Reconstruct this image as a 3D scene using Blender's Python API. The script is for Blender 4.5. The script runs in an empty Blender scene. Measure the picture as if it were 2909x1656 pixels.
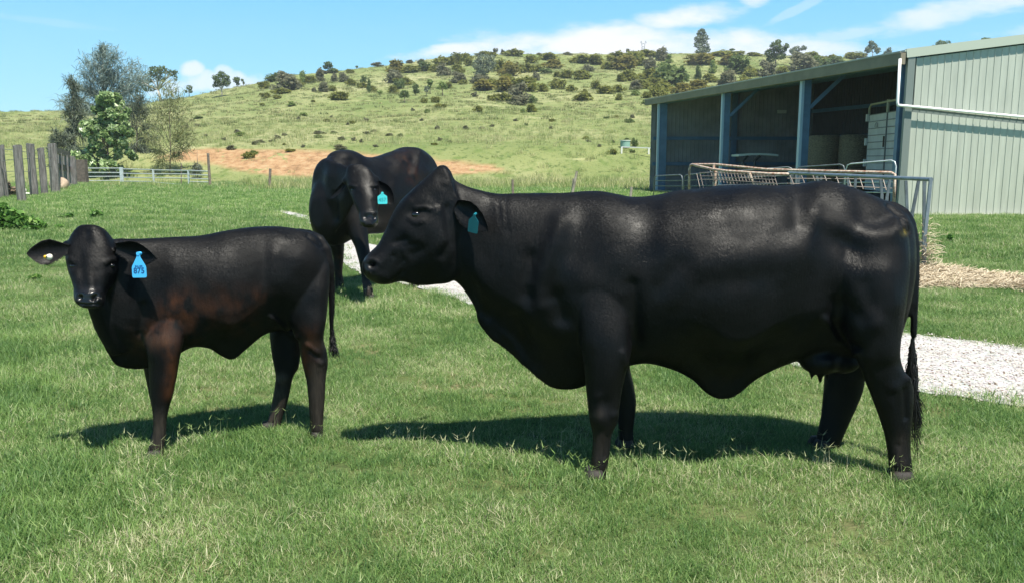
import bpy, bmesh, math, random, sys
import numpy as np
from mathutils import Vector, Matrix, noise as mnoise

# ------------------------------------------------------------------ camera, world, sun, exposure
SC = bpy.context.scene
FS, CX, CY, CAMH = 2388.0, 1454.5, 828.0, 1.55       # focal length / centre of the 2909x1656 photograph, eye height
PITCH = math.atan((828.0-455.0)/2388.0)
cam_data = bpy.data.cameras.new("camera"); cam = bpy.data.objects.new("camera", cam_data)
SC.collection.objects.link(cam); SC.camera = cam
cam.location = (0, 0, CAMH); cam.rotation_euler = (math.pi/2-PITCH, 0, 0)
cam_data.sensor_width = 36.0; cam_data.lens = FS/2909.0*36.0
cam_data.clip_start = 0.05; cam_data.clip_end = 6000.0

SUN_DIR = Vector((0.22, -0.40, 1.0)).normalized()      # towards the sun
sun_el = math.asin(SUN_DIR.z); sun_az = math.atan2(SUN_DIR.x, SUN_DIR.y)
sl = bpy.data.lights.new("sun", 'SUN'); sl.energy = 5.0; sl.angle = math.radians(0.5); sl.color = (1.0, 0.95, 0.84)
so = bpy.data.objects.new("sun", sl); SC.collection.objects.link(so)
so.rotation_euler = SUN_DIR.to_track_quat('Z', 'Y').to_euler(); so.location = (5, -8, 20)

SC.view_settings.view_transform = 'Standard'; SC.view_settings.look = 'None'
SC.view_settings.gamma = 1.0; SC.view_settings.exposure = 0.90
SC.cycles.max_bounces = 6; SC.cycles.diffuse_bounces = 3; SC.cycles.glossy_bounces = 2
SC.cycles.transmission_bounces = 4; SC.cycles.transparent_max_bounces = 8
SC.cycles.use_denoising = True

W = bpy.data.worlds.new("World"); SC.world = W; W.use_nodes = True
def world_nodes():
    nt = W.node_tree; nt.nodes.clear(); N = nt.nodes; L = nt.links
    out = N.new('ShaderNodeOutputWorld'); bg = N.new('ShaderNodeBackground')
    bg.inputs['Strength'].default_value = 0.105
    sky = N.new('ShaderNodeTexSky'); sky.sky_type = 'NISHITA'; sky.sun_disc = False
    sky.sun_elevation = sun_el; sky.sun_rotation = sun_az; sky.air_density = 1.0; sky.dust_density = 0.3; sky.ozone_density = 1.0
    hs = N.new('ShaderNodeMixRGB'); hs.blend_type = 'MULTIPLY'; hs.inputs[0].default_value = 1.0
    tc = N.new('ShaderNodeTexCoord'); sp = N.new('ShaderNodeSeparateXYZ'); L.new(tc.outputs['Generated'], sp.inputs[0])
    rp = N.new('ShaderNodeValToRGB'); e = rp.color_ramp.elements; k = 1/0.105/10
    for q, (pos, c) in zip((e[0], e[1], e.new(.35)), SKY_RAMP): pass
    for el, (pos, c) in zip(rp.color_ramp.elements, SKY_RAMP): el.position = pos; el.color = (c[0]*k, c[1]*k, c[2]*k, 1)
    L.new(sp.outputs[2], rp.inputs[0]); mu = N.new('ShaderNodeVectorMath'); mu.operation = 'SCALE'; mu.inputs['Scale'].default_value = 10.0; L.new(rp.outputs[0], mu.inputs[0])
    hs.blend_type = 'MIX'; hs.inputs[0].default_value = 0.82; L.new(sky.outputs[0], hs.inputs[1]); L.new(mu.outputs[0], hs.inputs[2])
    def m(op, a, b=None, c=None):
        n = N.new('ShaderNodeMath'); n.operation = op
        for i, v in enumerate((a, b, c)):
            if v is None: continue
            if isinstance(v, (int, float)): n.inputs[i].default_value = v
            else: L.new(v, n.inputs[i])
        return n.outputs[0]
    yy = m('MAXIMUM', sp.outputs[1], 0.05)
    u = m('DIVIDE', sp.outputs[0], yy); v = m('DIVIDE', sp.outputs[2], yy)
    cb = N.new('ShaderNodeCombineXYZ'); L.new(u, cb.inputs[0]); L.new(v, cb.inputs[1])
    mp = N.new('ShaderNodeMapping'); mp.inputs['Scale'].default_value = (9, 26, 1); mp.inputs['Rotation'].default_value = (0, 0, -0.12); L.new(cb.outputs[0], mp.inputs[0])
    nz = N.new('ShaderNodeTexNoise'); nz.inputs['Scale'].default_value = 1.0; nz.inputs['Detail'].default_value = 9; nz.inputs['Roughness'].default_value = 0.58
    L.new(mp.outputs[0], nz.inputs['Vector'])
    mp2 = N.new('ShaderNodeMapping'); mp2.inputs['Scale'].default_value = (30, 34, 1); L.new(cb.outputs[0], mp2.inputs[0])
    nz2 = N.new('ShaderNodeTexNoise'); nz2.inputs['Scale'].default_value = 1.0; nz2.inputs['Detail'].default_value = 6
    L.new(mp2.outputs[0], nz2.inputs['Vector'])
    total = None
    # cloud banks placed by direction: u = x/y, v = z/y ; (u, v, half width, half height, tilt, density, which noise, noise amount)
    for (cu, cv, ru, rv, tilt, dens, which, amt) in CLOUDS:
        du = m('SUBTRACT', u, cu); dv0 = m('SUBTRACT', v, cv); dv = m('SUBTRACT', dv0, m('MULTIPLY', du, tilt))
        q = m('ADD', m('POWER', m('ABSOLUTE', m('DIVIDE', du, ru)), 2.0), m('POWER', m('ABSOLUTE', m('DIVIDE', dv, rv)), 2.0))
        k = m('SUBTRACT', 1.0, q)
        nn = (nz if which == 0 else nz2).outputs['Fac']
        k = m('ADD', k, m('MULTIPLY', m('SUBTRACT', nn, 0.49), amt*6.5))
        k = m('MULTIPLY', k, 0.95); kc = N.new('ShaderNodeClamp'); L.new(k, kc.inputs[0])
        sm = N.new('ShaderNodeMapRange'); sm.interpolation_type = 'SMOOTHSTEP'; L.new(kc.outputs[0], sm.inputs[0])
        o = m('MULTIPLY', sm.outputs[0], dens)
        total = o if total is None else m('MAXIMUM', total, o)
    mix = N.new('ShaderNodeMixRGB'); L.new(total, mix.inputs[0]); L.new(hs.outputs[0], mix.inputs[1]); mix.inputs[2].default_value = (5.4, 5.5, 5.8, 1)
    L.new(mix.outputs[0], bg.inputs['Color']); L.new(bg.outputs[0], out.inputs['Surface'])
SKY_RAMP = [(0.0, (.195, .47, .62)), (.22, (.055, .32, .57)), (.40, (.018, .07, .16))]   # pale cyan at the horizon to blue overhead
CLOUDS = [(0.095, 0.131, 0.185, 0.027, 0.03, 1.0, 0, .45), (-0.07, 0.124, 0.085, 0.010, 0.12, 0.9, 0, .6), (0.22, 0.134, 0.13, 0.024, -0.02, 1.0, 0, .4), (0.32, 0.122, 0.14, 0.016, 0.0, 0.85, 0, .4),
          (0.205, 0.160, 0.072, 0.018, 0.08, 1.0, 0, .4), (0.285, 0.190, 0.026, 0.016, 0.4, 0.7, 0, .5), (0.33, 0.172, 0.06, 0.006, 0.5, 0.25, 0, .7),
          (0.56, 0.178, 0.20, 0.020, 0.20, 0.72, 0, .5), (0.42, 0.148, 0.12, 0.007, 0.2, 0.35, 0, .6), (0.62, 0.150, 0.10, 0.012, 0.1, 0.35, 0, .6),
          (-0.345, 0.086, 0.085, 0.016, 0.05, 0.7, 1, .5), (-0.372, 0.103, 0.017, 0.012, 0, 0.75, 1, .35), (-0.333, 0.099, 0.014, 0.010, 0, 0.6, 1, .35),
          (-0.52, 0.155, 0.11, 0.005, -0.12, 0.10, 0, .6)]
world_nodes()

# ------------------------------------------------------------------ helpers
_c, _s = math.cos(PITCH), math.sin(PITCH)
def Wp(px, py, Y):                                     # point at distance Y seen at (px, py) of the photograph
    dx = (px-CX)/FS; du = (CY-py)/FS
    dY = _c + du*_s; dZ = -_s + du*_c; t = Y/dY
    return Vector((dx*t, Y, CAMH+dZ*t))
def Gp(px, py, z=0.0):
    dx = (px-CX)/FS; du = (CY-py)/FS
    dY = _c + du*_s; dZ = -_s + du*_c; t = (z-CAMH)/dZ
    return Vector((dx*t, dY*t, z))
def proj(V):                                           # numpy (n,3) -> photo pixels
    d = V-np.array([0, 0, CAMH]); f = d[:, 1]*_c-d[:, 2]*_s; u = d[:, 1]*_s+d[:, 2]*_c
    return np.stack([CX+FS*d[:, 0]/f, CY-FS*u/f], 1)
def link(o, parent=None):
    SC.collection.objects.link(o)
    if parent is not None: o.parent = parent
    return o
def tag(o, label=None, cat=None, group=None, kind=None):
    if label: o['label'] = label
    if cat: o['category'] = cat
    if group: o['group'] = group
    if kind: o['kind'] = kind
    return o
def empty(name, loc, label=None, cat=None, group=None, rz=0.0):
    o = bpy.data.objects.new(name, None); link(o); o.location = loc; o.rotation_euler = (0, 0, rz); o.empty_display_size = 0.1
    return tag(o, label, cat, group)
class MB:                                              # mesh collector
    def __init__(s): s.v = []; s.f = []
    def add(s, vs, fs):
        n = len(s.v); s.v += [tuple(p) for p in vs]; s.f += [tuple(i+n for i in f) for f in fs]
    def box(s, c, d, rot=None):
        x, y, z = d[0]/2, d[1]/2, d[2]/2; c = Vector(c)
        vs = [Vector((i*x, j*y, k*z)) for i in (-1, 1) for j in (-1, 1) for k in (-1, 1)]
        if rot is not None: vs = [rot @ q for q in vs]
        s.add([c+q for q in vs], [(0,1,3,2),(4,6,7,5),(0,4,5,1),(2,3,7,6),(0,2,6,4),(1,5,7,3)])
    def beam(s, a, b, w, h, up=Vector((0, 0, 1))):     # rectangular bar from a to b
        a = Vector(a); b = Vector(b); d = (b-a).normalized(); r = d.cross(up)
        if r.length < 1e-4: r = d.cross(Vector((1, 0, 0)))
        r.normalize(); u = r.cross(d)
        vs = [p+r*i*w/2+u*j*h/2 for p in (a, b) for i, j in ((-1,-1),(1,-1),(1,1),(-1,1))]
        s.add(vs, [(0,1,2,3),(7,6,5,4),(0,4,5,1),(1,5,6,2),(2,6,7,3),(3,7,4,0)])
    def tube(s, pts, rad, n=8, cap=True):
        pts = [Vector(p) for p in pts]
        if not hasattr(rad, '__len__'): rad = [rad]*len(pts)
        t0 = (pts[1]-pts[0]).normalized(); r = t0.orthogonal().normalized(); base = len(s.v)
        for i, p in enumerate(pts):
            t = (pts[min(i+1, len(pts)-1)]-pts[max(i-1, 0)]).normalized()
            r = (r-t*r.dot(t)).normalized(); u = t.cross(r)
            for k in range(n):
                a = 2*math.pi*k/n; s.v.append(tuple(p+(r*math.cos(a)+u*math.sin(a))*rad[i]))
        for i in range(len(pts)-1):
            for k in range(n):
                a = base+i*n+k; b = base+i*n+(k+1) % n
                s.f.append((a, b, b+n, a+n))
        if cap:
            s.f.append(tuple(base+k for k in range(n))[::-1]); e = base+(len(pts)-1)*n; s.f.append(tuple(e+k for k in range(n)))
    def build(s, name, m, parent=None, smooth=False, org=None):
        me = bpy.data.meshes.new(name)
        v = s.v
        if org is not None: o = Vector(org); v = [(p[0]-o.x, p[1]-o.y, p[2]-o.z) for p in v]
        me.from_pydata(v, [], s.f); me.update()
        if smooth: me.polygons.foreach_set('use_smooth', [True]*len(me.polygons))
        ob = bpy.data.objects.new(name, me)
        if m is not None: me.materials.append(m)
        link(ob, parent)
        if org is not None and parent is None: ob.location = org
        return ob
def np_mesh(name, V, F, m=None, parent=None, smooth=False, attrs=None):   # F (n,k) array
    me = bpy.data.meshes.new(name); n, k = F.shape
    me.vertices.add(len(V)); me.vertices.foreach_set('co', np.ascontiguousarray(V, dtype=np.float32).ravel())
    me.loops.add(n*k); me.loops.foreach_set('vertex_index', np.ascontiguousarray(F, dtype=np.int32).ravel())
    me.polygons.add(n); me.polygons.foreach_set('loop_start', np.arange(0, n*k, k, dtype=np.int32)); me.polygons.foreach_set('loop_total', np.full(n, k, dtype=np.int32))
    if smooth: me.polygons.foreach_set('use_smooth', np.ones(n, dtype=bool))
    me.update(calc_edges=True)
    for an, (dom, arr) in (attrs or {}).items():
        at = me.attributes.new(an, 'FLOAT', dom); at.data.foreach_set('value', np.ascontiguousarray(arr, dtype=np.float32))
    if m is not None: me.materials.append(m)
    o = bpy.data.objects.new(name, me); link(o, parent)
    return o

# ------------------------------------------------------------------ materials
def mat(name, col, rough=0.7, metal=0.0, spec=0.5, n_scale=None, n_amt=0.15, bump=0.0, b_scale=None, col2=None, stretch=(1, 1, 1), detail=4, sheen=0.0, coord='Object'):
    m = bpy.data.materials.new(name); m.use_nodes = True; nt = m.node_tree; N = nt.nodes; L = nt.links
    b = N['Principled BSDF']; b.inputs['Roughness'].default_value = rough; b.inputs['Metallic'].default_value = metal
    b.inputs['Specular IOR Level'].default_value = spec; b.inputs['Base Color'].default_value = (*col, 1)
    if sheen: b.inputs['Sheen Weight'].default_value = sheen; b.inputs['Sheen Roughness'].default_value = 0.4
    if n_scale:
        tc = N.new('ShaderNodeTexCoord'); mp = N.new('ShaderNodeMapping'); mp.inputs['Scale'].default_value = stretch
        L.new(tc.outputs[coord], mp.inputs[0])
        nz = N.new('ShaderNodeTexNoise'); nz.inputs['Scale'].default_value = n_scale; nz.inputs['Detail'].default_value = detail; nz.inputs['Roughness'].default_value = 0.6
        L.new(mp.outputs[0], nz.inputs['Vector'])
        rp = N.new('ShaderNodeValToRGB'); rp.color_ramp.elements[0].position = 0.35; rp.color_ramp.elements[1].position = 0.65
        c2 = col2 if col2 else tuple(min(1, c*(1+n_amt)) for c in col)
        c1 = col if col2 else tuple(c*(1-n_amt) for c in col)
        rp.color_ramp.elements[0].color = (*c1, 1); rp.color_ramp.elements[1].color = (*c2, 1)
        L.new(nz.outputs['Fac'], rp.inputs[0]); L.new(rp.outputs[0], b.inputs['Base Color'])
        if bump:
            bp = N.new('ShaderNodeBump'); bp.inputs['Strength'].default_value = 1.0; bp.inputs['Distance'].default_value = bump
            if b_scale:
                nz = N.new('ShaderNodeTexNoise'); nz.inputs['Scale'].default_value = b_scale; nz.inputs['Detail'].default_value = 3; L.new(mp.outputs[0], nz.inputs['Vector'])
            L.new(nz.outputs['Fac'], bp.inputs['Height']); L.new(bp.outputs[0], b.inputs['Normal'])
    return m
def leaf_mat(name, c1, c2, rough=0.5, trans=0.25, attr='shade', c3=None, nsc=0.0, spec=0.3):
    # leaves: colour picked per leaf from the 'shade' attribute, some light passes through
    m = bpy.data.materials.new(name); m.use_nodes = True; nt = m.node_tree; N = nt.nodes; L = nt.links
    b = N['Principled BSDF']; out = N['Material Output']; b.inputs['Roughness'].default_value = rough; b.inputs['Specular IOR Level'].default_value = spec
    a = N.new('ShaderNodeAttribute'); a.attribute_name = attr
    rp = N.new('ShaderNodeValToRGB'); e = rp.color_ramp.elements; e[0].color = (*c1, 1); e[1].color = (*c2, 1)
    if c3: e[1].position = 0.7; x = e.new(1.0); x.color = (*c3, 1)
    fac = a.outputs['Fac']
    if nsc:
        g = N.new('ShaderNodeNewGeometry'); nz = N.new('ShaderNodeTexNoise'); nz.inputs['Scale'].default_value = nsc; nz.inputs['Detail'].default_value = 3
        L.new(g.outputs['Position'], nz.inputs['Vector'])
        mr = N.new('ShaderNodeMapRange'); mr.inputs[1].default_value = 0.3; mr.inputs[2].default_value = 0.7; mr.inputs[3].default_value = -0.35; mr.inputs[4].default_value = 0.35
        L.new(nz.outputs['Fac'], mr.inputs[0]); ad = N.new('ShaderNodeMath'); ad.operation = 'ADD'; L.new(fac, ad.inputs[0]); L.new(mr.outputs[0], ad.inputs[1]); fac = ad.outputs[0]
    L.new(fac, rp.inputs[0]); L.new(rp.outputs[0], b.inputs['Base Color'])
    tr = N.new('ShaderNodeBsdfTranslucent'); L.new(rp.outputs[0], tr.inputs[0]); mx = N.new('ShaderNodeMixShader'); mx.inputs[0].default_value = trans
    L.new(b.outputs[0], mx.inputs[1]); L.new(tr.outputs[0], mx.inputs[2]); L.new(mx.outputs[0], out.inputs['Surface'])
    return m
# ------------------------------------------------------------------ cattle
def cr(P, t):                                          # Catmull-Rom through rows of P at float index t
    n = len(P); i = min(int(t), n-2); u = t-i
    p0, p1, p2, p3 = P[max(i-1, 0)], P[i], P[i+1], P[min(i+2, n-1)]
    return 0.5*((2*p1)+(-p0+p2)*u+(2*p0-5*p1+4*p2-p3)*u*u+(-p0+3*p1-3*p2+p3)*u*u*u)
def sst(a, b, x):
    t = min(max((x-a)/(b-a), 0), 1); return t*t*(3-2*t)
def loft(mb, secs, lat, sub=5, n=36, e=2.2):
    """secs: (A, B, halfwidth, egg, keel) closed body through cross-sections whose long axis is A-B and whose
    lateral axis is lat; egg > 0 is wider towards B, keel narrows the B end"""
    rows = np.array([[*s[0], *s[1], s[2], s[3] if len(s) > 3 else 0, s[4] if len(s) > 4 else 0] for s in secs], float)
    lat = Vector(lat).normalized(); m = (len(rows)-1)*sub+1; base = len(mb.v)
    for j in range(m):
        r = cr(rows, j/sub); A = Vector(r[0:3]); B = Vector(r[3:6]); w = max(r[6], 0.003); egg = r[7]; keel = min(max(r[8], 0), 0.9)
        c = (A+B)/2; ax = (A-B)/2
        for k in range(n):
            a = 2*math.pi*k/n; ca, sa = math.cos(a), math.sin(a)
            sx = math.copysign(abs(ca)**(2/e), ca); sy = math.copysign(abs(sa)**(2/e), sa)
            f = (1-egg*sx)
            if keel: f *= 1-keel*sst(-0.25, -0.85, sx)
            mb.v.append(tuple(c+ax*sx+lat*(w*sy*f)))
    for j in range(m-1):
        for k in range(n):
            a = base+j*n+k; b = base+j*n+(k+1) % n; mb.f.append((a, b, b+n, a+n))
    mb.f.append(tuple(base+k for k in range(n))[::-1]); q = base+(m-1)*n; mb.f.append(tuple(q+k for k in range(n)))
def ball(mb, c, r, n=14):
    c = Vector(c); r = (r, r, r) if not hasattr(r, '__len__') else r; base = len(mb.v); m = n//2
    for j in range(m+1):
        ph = math.pi*j/m
        for k in range(n):
            a = 2*math.pi*k/n; mb.v.append((c.x+r[0]*math.sin(ph)*math.cos(a), c.y+r[1]*math.sin(ph)*math.sin(a), c.z+r[2]*math.cos(ph)))
    for j in range(m):
        for k in range(n):
            a = base+j*n+k; b = base+j*n+(k+1) % n; mb.f.append((a, b, b+n, a+n))
def fuse(mb, voxel, it=6, fac=0.5):                    # one continuous skin round all the collected volumes
    me = bpy.data.meshes.new("tmp"); me.from_pydata(mb.v, [], mb.f); me.update()
    bm = bmesh.new(); bm.from_mesh(me); bmesh.ops.remove_doubles(bm, verts=bm.verts, dist=1e-5); bmesh.ops.recalc_face_normals(bm, faces=bm.faces); bm.to_mesh(me); bm.free()
    ob = bpy.data.objects.new("tmp", me); SC.collection.objects.link(ob)
    md = ob.modifiers.new("r", 'REMESH'); md.mode = 'VOXEL'; md.voxel_size = voxel
    dg = bpy.context.evaluated_depsgraph_get(); ev = ob.evaluated_get(dg); m2 = ev.to_mesh()
    V = np.empty(len(m2.vertices)*3, dtype=np.float32); m2.vertices.foreach_get('co', V); V = V.reshape(-1, 3).astype(float)
    F = np.empty(len(m2.polygons)*4, dtype=np.int32); m2.loops.foreach_get('vertex_index', F); F = F.reshape(-1, 4)
    ev.to_mesh_clear(); SC.collection.objects.unlink(ob); bpy.data.objects.remove(ob); bpy.data.meshes.remove(me)
    V = smooth(V, F, it, fac)
    return V, F
def smooth(V, F, it, fac=0.5, keep=None):
    E = np.concatenate([F[:, [0, 1]], F[:, [1, 2]], F[:, [2, 3]], F[:, [3, 0]]]); n = len(V)
    cnt = np.bincount(E[:, 0], minlength=n)+np.bincount(E[:, 1], minlength=n)
    for i in range(it):
        for f in (fac, -fac*0.96) if keep else (fac,):
            S = np.stack([np.bincount(E[:, 0], V[E[:, 1], c], n)+np.bincount(E[:, 1], V[E[:, 0], c], n) for c in range(3)], 1)/np.maximum(cnt, 1)[:, None]
            V = V+(S-V)*f
    return V
def normals(V, F):
    a = np.cross(V[F[:, 2]]-V[F[:, 0]], V[F[:, 3]]-V[F[:, 1]]); N = np.zeros_like(V)
    for k in range(4):
        for c in range(3): N[:, c] += np.bincount(F[:, k], a[:, c], len(V))
    return N/np.maximum(np.linalg.norm(N, axis=1), 1e-9)[:, None]
def pdist(P, pts):                                     # distance in px to a polyline
    pts = [np.array(p, float) for p in pts]
    if len(pts) == 1: return np.linalg.norm(P-pts[0], axis=1)
    d = np.full(len(P), 1e9)
    for a, b in zip(pts[:-1], pts[1:]):
        ab = b-a; t = np.clip(((P-a)@ab)/max(ab@ab, 1e-9), 0, 1); d = np.minimum(d, np.linalg.norm(P-(a+t[:, None]*ab), axis=1))
    return d
GAIN = [1.0, 1.0]
def sculpt(V, F, ops, it=2):                           # ops: (polyline px, radius px, amount m) on the side towards -Y
    P = proj(V); N = normals(V, F); view = np.array([0, 0, CAMH])-V; view /= np.linalg.norm(view, axis=1)[:, None]
    face = np.clip((N*view).sum(1)*3, 0, 1); disp = np.zeros(len(V))
    for pts, r, a in ops:
        r = r*GAIN[1]; d = pdist(P, pts); m = d < 3*r; disp[m] += a*GAIN[0]*np.exp(-(d[m]/r)**2)
    V = V+N*(disp*face)[:, None]
    return smooth(V, F, it, 0.4) if it else V
def mask(V, ops):
    P = proj(V); out = np.zeros(len(V))
    for pts, r, a in ops: out += a*np.exp(-(pdist(P, pts)/r)**2)
    return np.clip(out, 0, 1)
def rough_up(V, F, amt, scale, seed=0):
    N = normals(V, F); s = np.array([mnoise.noise(Vector(p)*scale+Vector((seed, 0, 0))) for p in V])
    return V+N*(s*amt)[:, None]
def surf(V, px, py, r=5):                              # nearest skin point seen at a pixel
    P = proj(V); d = np.hypot(P[:, 0]-px, P[:, 1]-py); i = np.where(d < r)[0]
    if len(i) == 0: i = np.array([np.argmin(d)])
    j = i[np.argmin(V[i, 1])]; return Vector(V[j])
def ear_blade(root, tip, side, n, wid, cup, thick=0.008, nu=16, nv=10, prof=None, droop=0.0):
    """leaf-shaped ear: root->tip, side = across, n = direction the hollow faces"""
    root, tip, side, n = Vector(root), Vector(tip), Vector(side).normalized(), Vector(n).normalized()
    prof = prof or [(0, .38), (.12, .62), (.3, .92), (.5, 1.0), (.7, .82), (.85, .52), (.95, .24), (1, .05)]
    vs = []; V = []; F = []
    for sgn in (1, -1):
        for i in range(nu+1):
            u = i/nu
            for a, b in zip(prof[:-1], prof[1:]):
                if a[0] <= u <= b[0]: w = a[1]+(b[1]-a[1])*(u-a[0])/(b[0]-a[0])
            for j in range(nv+1):
                v = -1+2*j/nv
                p = root+(tip-root)*u+side*(v*w*wid/2)+n*(cup*w*(v*v)-cup*w)+n*(sgn*thick/2*(1-abs(v)**3))-Vector((0, 0, 1))*droop*u*u
                V.append(tuple(p))
    m = (nu+1)*(nv+1)
    for s in (0, 1):
        for i in range(nu):
            for j in range(nv):
                a = s*m+i*(nv+1)+j; q = (a, a+1, a+nv+2, a+nv+1); F.append(q if s == 0 else q[::-1])
    for i in range(nu):
        for j in (0, nv):
            a = i*(nv+1)+j; F.append((a, a+nv+1, a+nv+1+m, a+m))
    for j in range(nv):
        for i in (0, nu):
            a = i*(nv+1)+j; F.append((a, a+1, a+1+m, a+m))
    return np.array(V), np.array(F)
def coat(name, rough=0.47, base=(0.0034, 0.0036, 0.0043), spec=0.19, bumpy=True):
    m = bpy.data.materials.new(name); m.use_nodes = True; nt = m.node_tree; N = nt.nodes; L = nt.links; b = N['Principled BSDF']
    b.inputs['Specular IOR Level'].default_value = spec
    b.inputs['Sheen Weight'].default_value = 0.0; b.inputs['Sheen Roughness'].default_value = 0.45; b.inputs['Sheen Tint'].default_value = (0.62, 0.54, 0.50, 1)
    def attr(n): a = N.new('ShaderNodeAttribute'); a.attribute_name = n; return a.outputs['Fac']
    def mixc(f, a, c):
        x = N.new('ShaderNodeMixRGB'); L.new(f, x.inputs[0])
        if isinstance(a, tuple): x.inputs[1].default_value = (*a, 1)
        else: L.new(a, x.inputs[1])
        x.inputs[2].default_value = (*c, 1); return x.outputs[0]
    tc = N.new('ShaderNodeTexCoord')
    def nz(scale, stretch=(1, 1, 1), det=4):
        mp = N.new('ShaderNodeMapping'); mp.inputs['Scale'].default_value = stretch; L.new(tc.outputs['Object'], mp.inputs[0])
        n = N.new('ShaderNodeTexNoise'); n.inputs['Scale'].default_value = scale; n.inputs['Detail'].default_value = det; L.new(mp.outputs[0], n.inputs['Vector']); return n.outputs['Fac']
    def mul(a, k):
        x = N.new('ShaderNodeMath'); x.operation = 'MULTIPLY'; L.new(a, x.inputs[0])
        if isinstance(k, (int, float)): x.inputs[1].default_value = k
        else: L.new(k, x.inputs[1])
        return x.outputs[0]
    hair = nz(105, (1.0, 1.0, 0.16), 4); patch = nz(6.5, (1, 1, .8), 7)
    mr = N.new('ShaderNodeMapRange'); mr.inputs[1].default_value = 0.38; mr.inputs[2].default_value = 0.6; L.new(nz(14, (1, 1, .6)), mr.inputs[0])
    c = mixc(mul(patch, 0.5), base, (0.0084, 0.0083, 0.0088))
    c = mixc(mul(attr('rust'), mr.outputs[0]), c, (0.085, 0.030, 0.012))
    c = mixc(mul(attr('mud'), hair), c, (0.12, 0.095, 0.075))
    c = mixc(mul(attr('dung'), mr.outputs[0]), c, (0.20, 0.16, 0.03))
    L.new(c, b.inputs['Base Color'])
    r2 = N.new('ShaderNodeMapRange'); r2.inputs[1].default_value = .35; r2.inputs[2].default_value = .65; r2.inputs[3].default_value = rough-0.08; r2.inputs[4].default_value = rough+0.16; L.new(patch, r2.inputs[0])
    r3 = N.new('ShaderNodeMath'); r3.operation = 'ADD'; L.new(r2.outputs[0], r3.inputs[0]); L.new(mul(attr('matte'), 0.3), r3.inputs[1])
    r4 = N.new('ShaderNodeMath'); r4.operation = 'SUBTRACT'; L.new(r3.outputs[0], r4.inputs[0]); L.new(mul(attr('wet'), 0.28), r4.inputs[1])
    L.new(r4.outputs[0], b.inputs['Roughness'])
    s2 = N.new('ShaderNodeMath'); s2.operation = 'MULTIPLY_ADD'; L.new(attr('wet'), s2.inputs[0]); s2.inputs[1].default_value = 0.4; s2.inputs[2].default_value = spec; L.new(s2.outputs[0], b.inputs['Specular IOR Level'])
    bp = N.new('ShaderNodeBump'); bp.inputs['Distance'].default_value = 0.0021; bp.inputs['Strength'].default_value = 0.8
    bp2 = N.new('ShaderNodeBump'); bp2.inputs['Distance'].default_value = 0.0002; bp2.inputs['Strength'].default_value = 0.6
    L.new(nz(34, (1, 1, 0.55), 3), bp2.inputs['Height']); L.new(hair, bp.inputs['Height']); L.new(bp2.outputs[0], bp.inputs['Normal'])
    if bumpy: L.new(bp.outputs[0], b.inputs['Normal'])
    return m
M_HOOF = mat('hoof_horn', (0.010, 0.009, 0.008), 0.75, n_scale=40, n_amt=0.5, col2=(0.032, 0.027, 0.022))
M_EYE = mat('eye_black', (0.004, 0.003, 0.003), 0.06, spec=0.8)
M_TAGB = mat('tag_blue', (0.06, 0.42, 0.80), 0.4); M_TAGT = mat('tag_turquoise', (0.07, 0.62, 0.66), 0.45); M_TAGD = mat('tag_teal_shaded', (0.008, 0.15, 0.19), 0.4)  # the teal tag is darkened in its colour for the shade it hangs in
M_INK = mat('tag_ink', (0.005, 0.07, 0.22), 0.5); M_INK2 = mat('tag_ink_faded', (0.02, 0.33, 0.36), 0.5)
M_HAIR = mat('tail_hair', (0.008, 0.007, 0.007), 0.45)
M_BUTY = mat('button_white', (0.75, 0.72, 0.6), 0.3); M_BUTT = mat('button_yellow', (0.75, 0.45, 0.03), 0.35)
def hoof(parent, c, fwd, L, wd, h):
    fwd = Vector(fwd).normalized(); r = fwd.cross(Vector((0, 0, 1))); mb = MB()
    for s in (-1, 1):
        o = Vector(c)+r*s*wd*0.26; rows = []
        for z, a, b, q in ((0, .55, .5, .25), (h*.5, .48, .45, .23), (h, .36, .38, .19)):
            rows.append([o+fwd*(L*a*math.cos(t)*(1 if math.cos(t) > 0 else .8))+r*(wd*q*math.sin(t))+Vector((0, 0, z)) for t in [k*math.pi/5 for k in range(10)]])
        vs = [p for rr in rows for p in rr]; fs = [(i*10+k, i*10+(k+1) % 10, i*10+10+(k+1) % 10, i*10+10+k) for i in range(2) for k in range(10)]
        fs += [tuple(range(10))[::-1], tuple(range(20, 30))]; mb.add(vs, fs)
    o = mb.build('hoof', M_HOOF, parent, True); return o
def txt(body, m, parent, size, M, name='number', bold=0.0):
    cu = bpy.data.curves.new(name, 'FONT'); cu.body = body; cu.size = size; cu.align_x = 'CENTER'; cu.align_y = 'CENTER'; cu.offset = bold; cu.extrude = 0.0006
    t = bpy.data.objects.new('tmp', cu); SC.collection.objects.link(t)
    dg = bpy.context.evaluated_depsgraph_get(); me = bpy.data.meshes.new_from_object(t.evaluated_get(dg)); SC.collection.objects.unlink(t); bpy.data.objects.remove(t)
    me.transform(M); me.materials.clear(); me.materials.append(m); me.name = name
    o = bpy.data.objects.new(name, me); link(o, parent); return o
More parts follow.
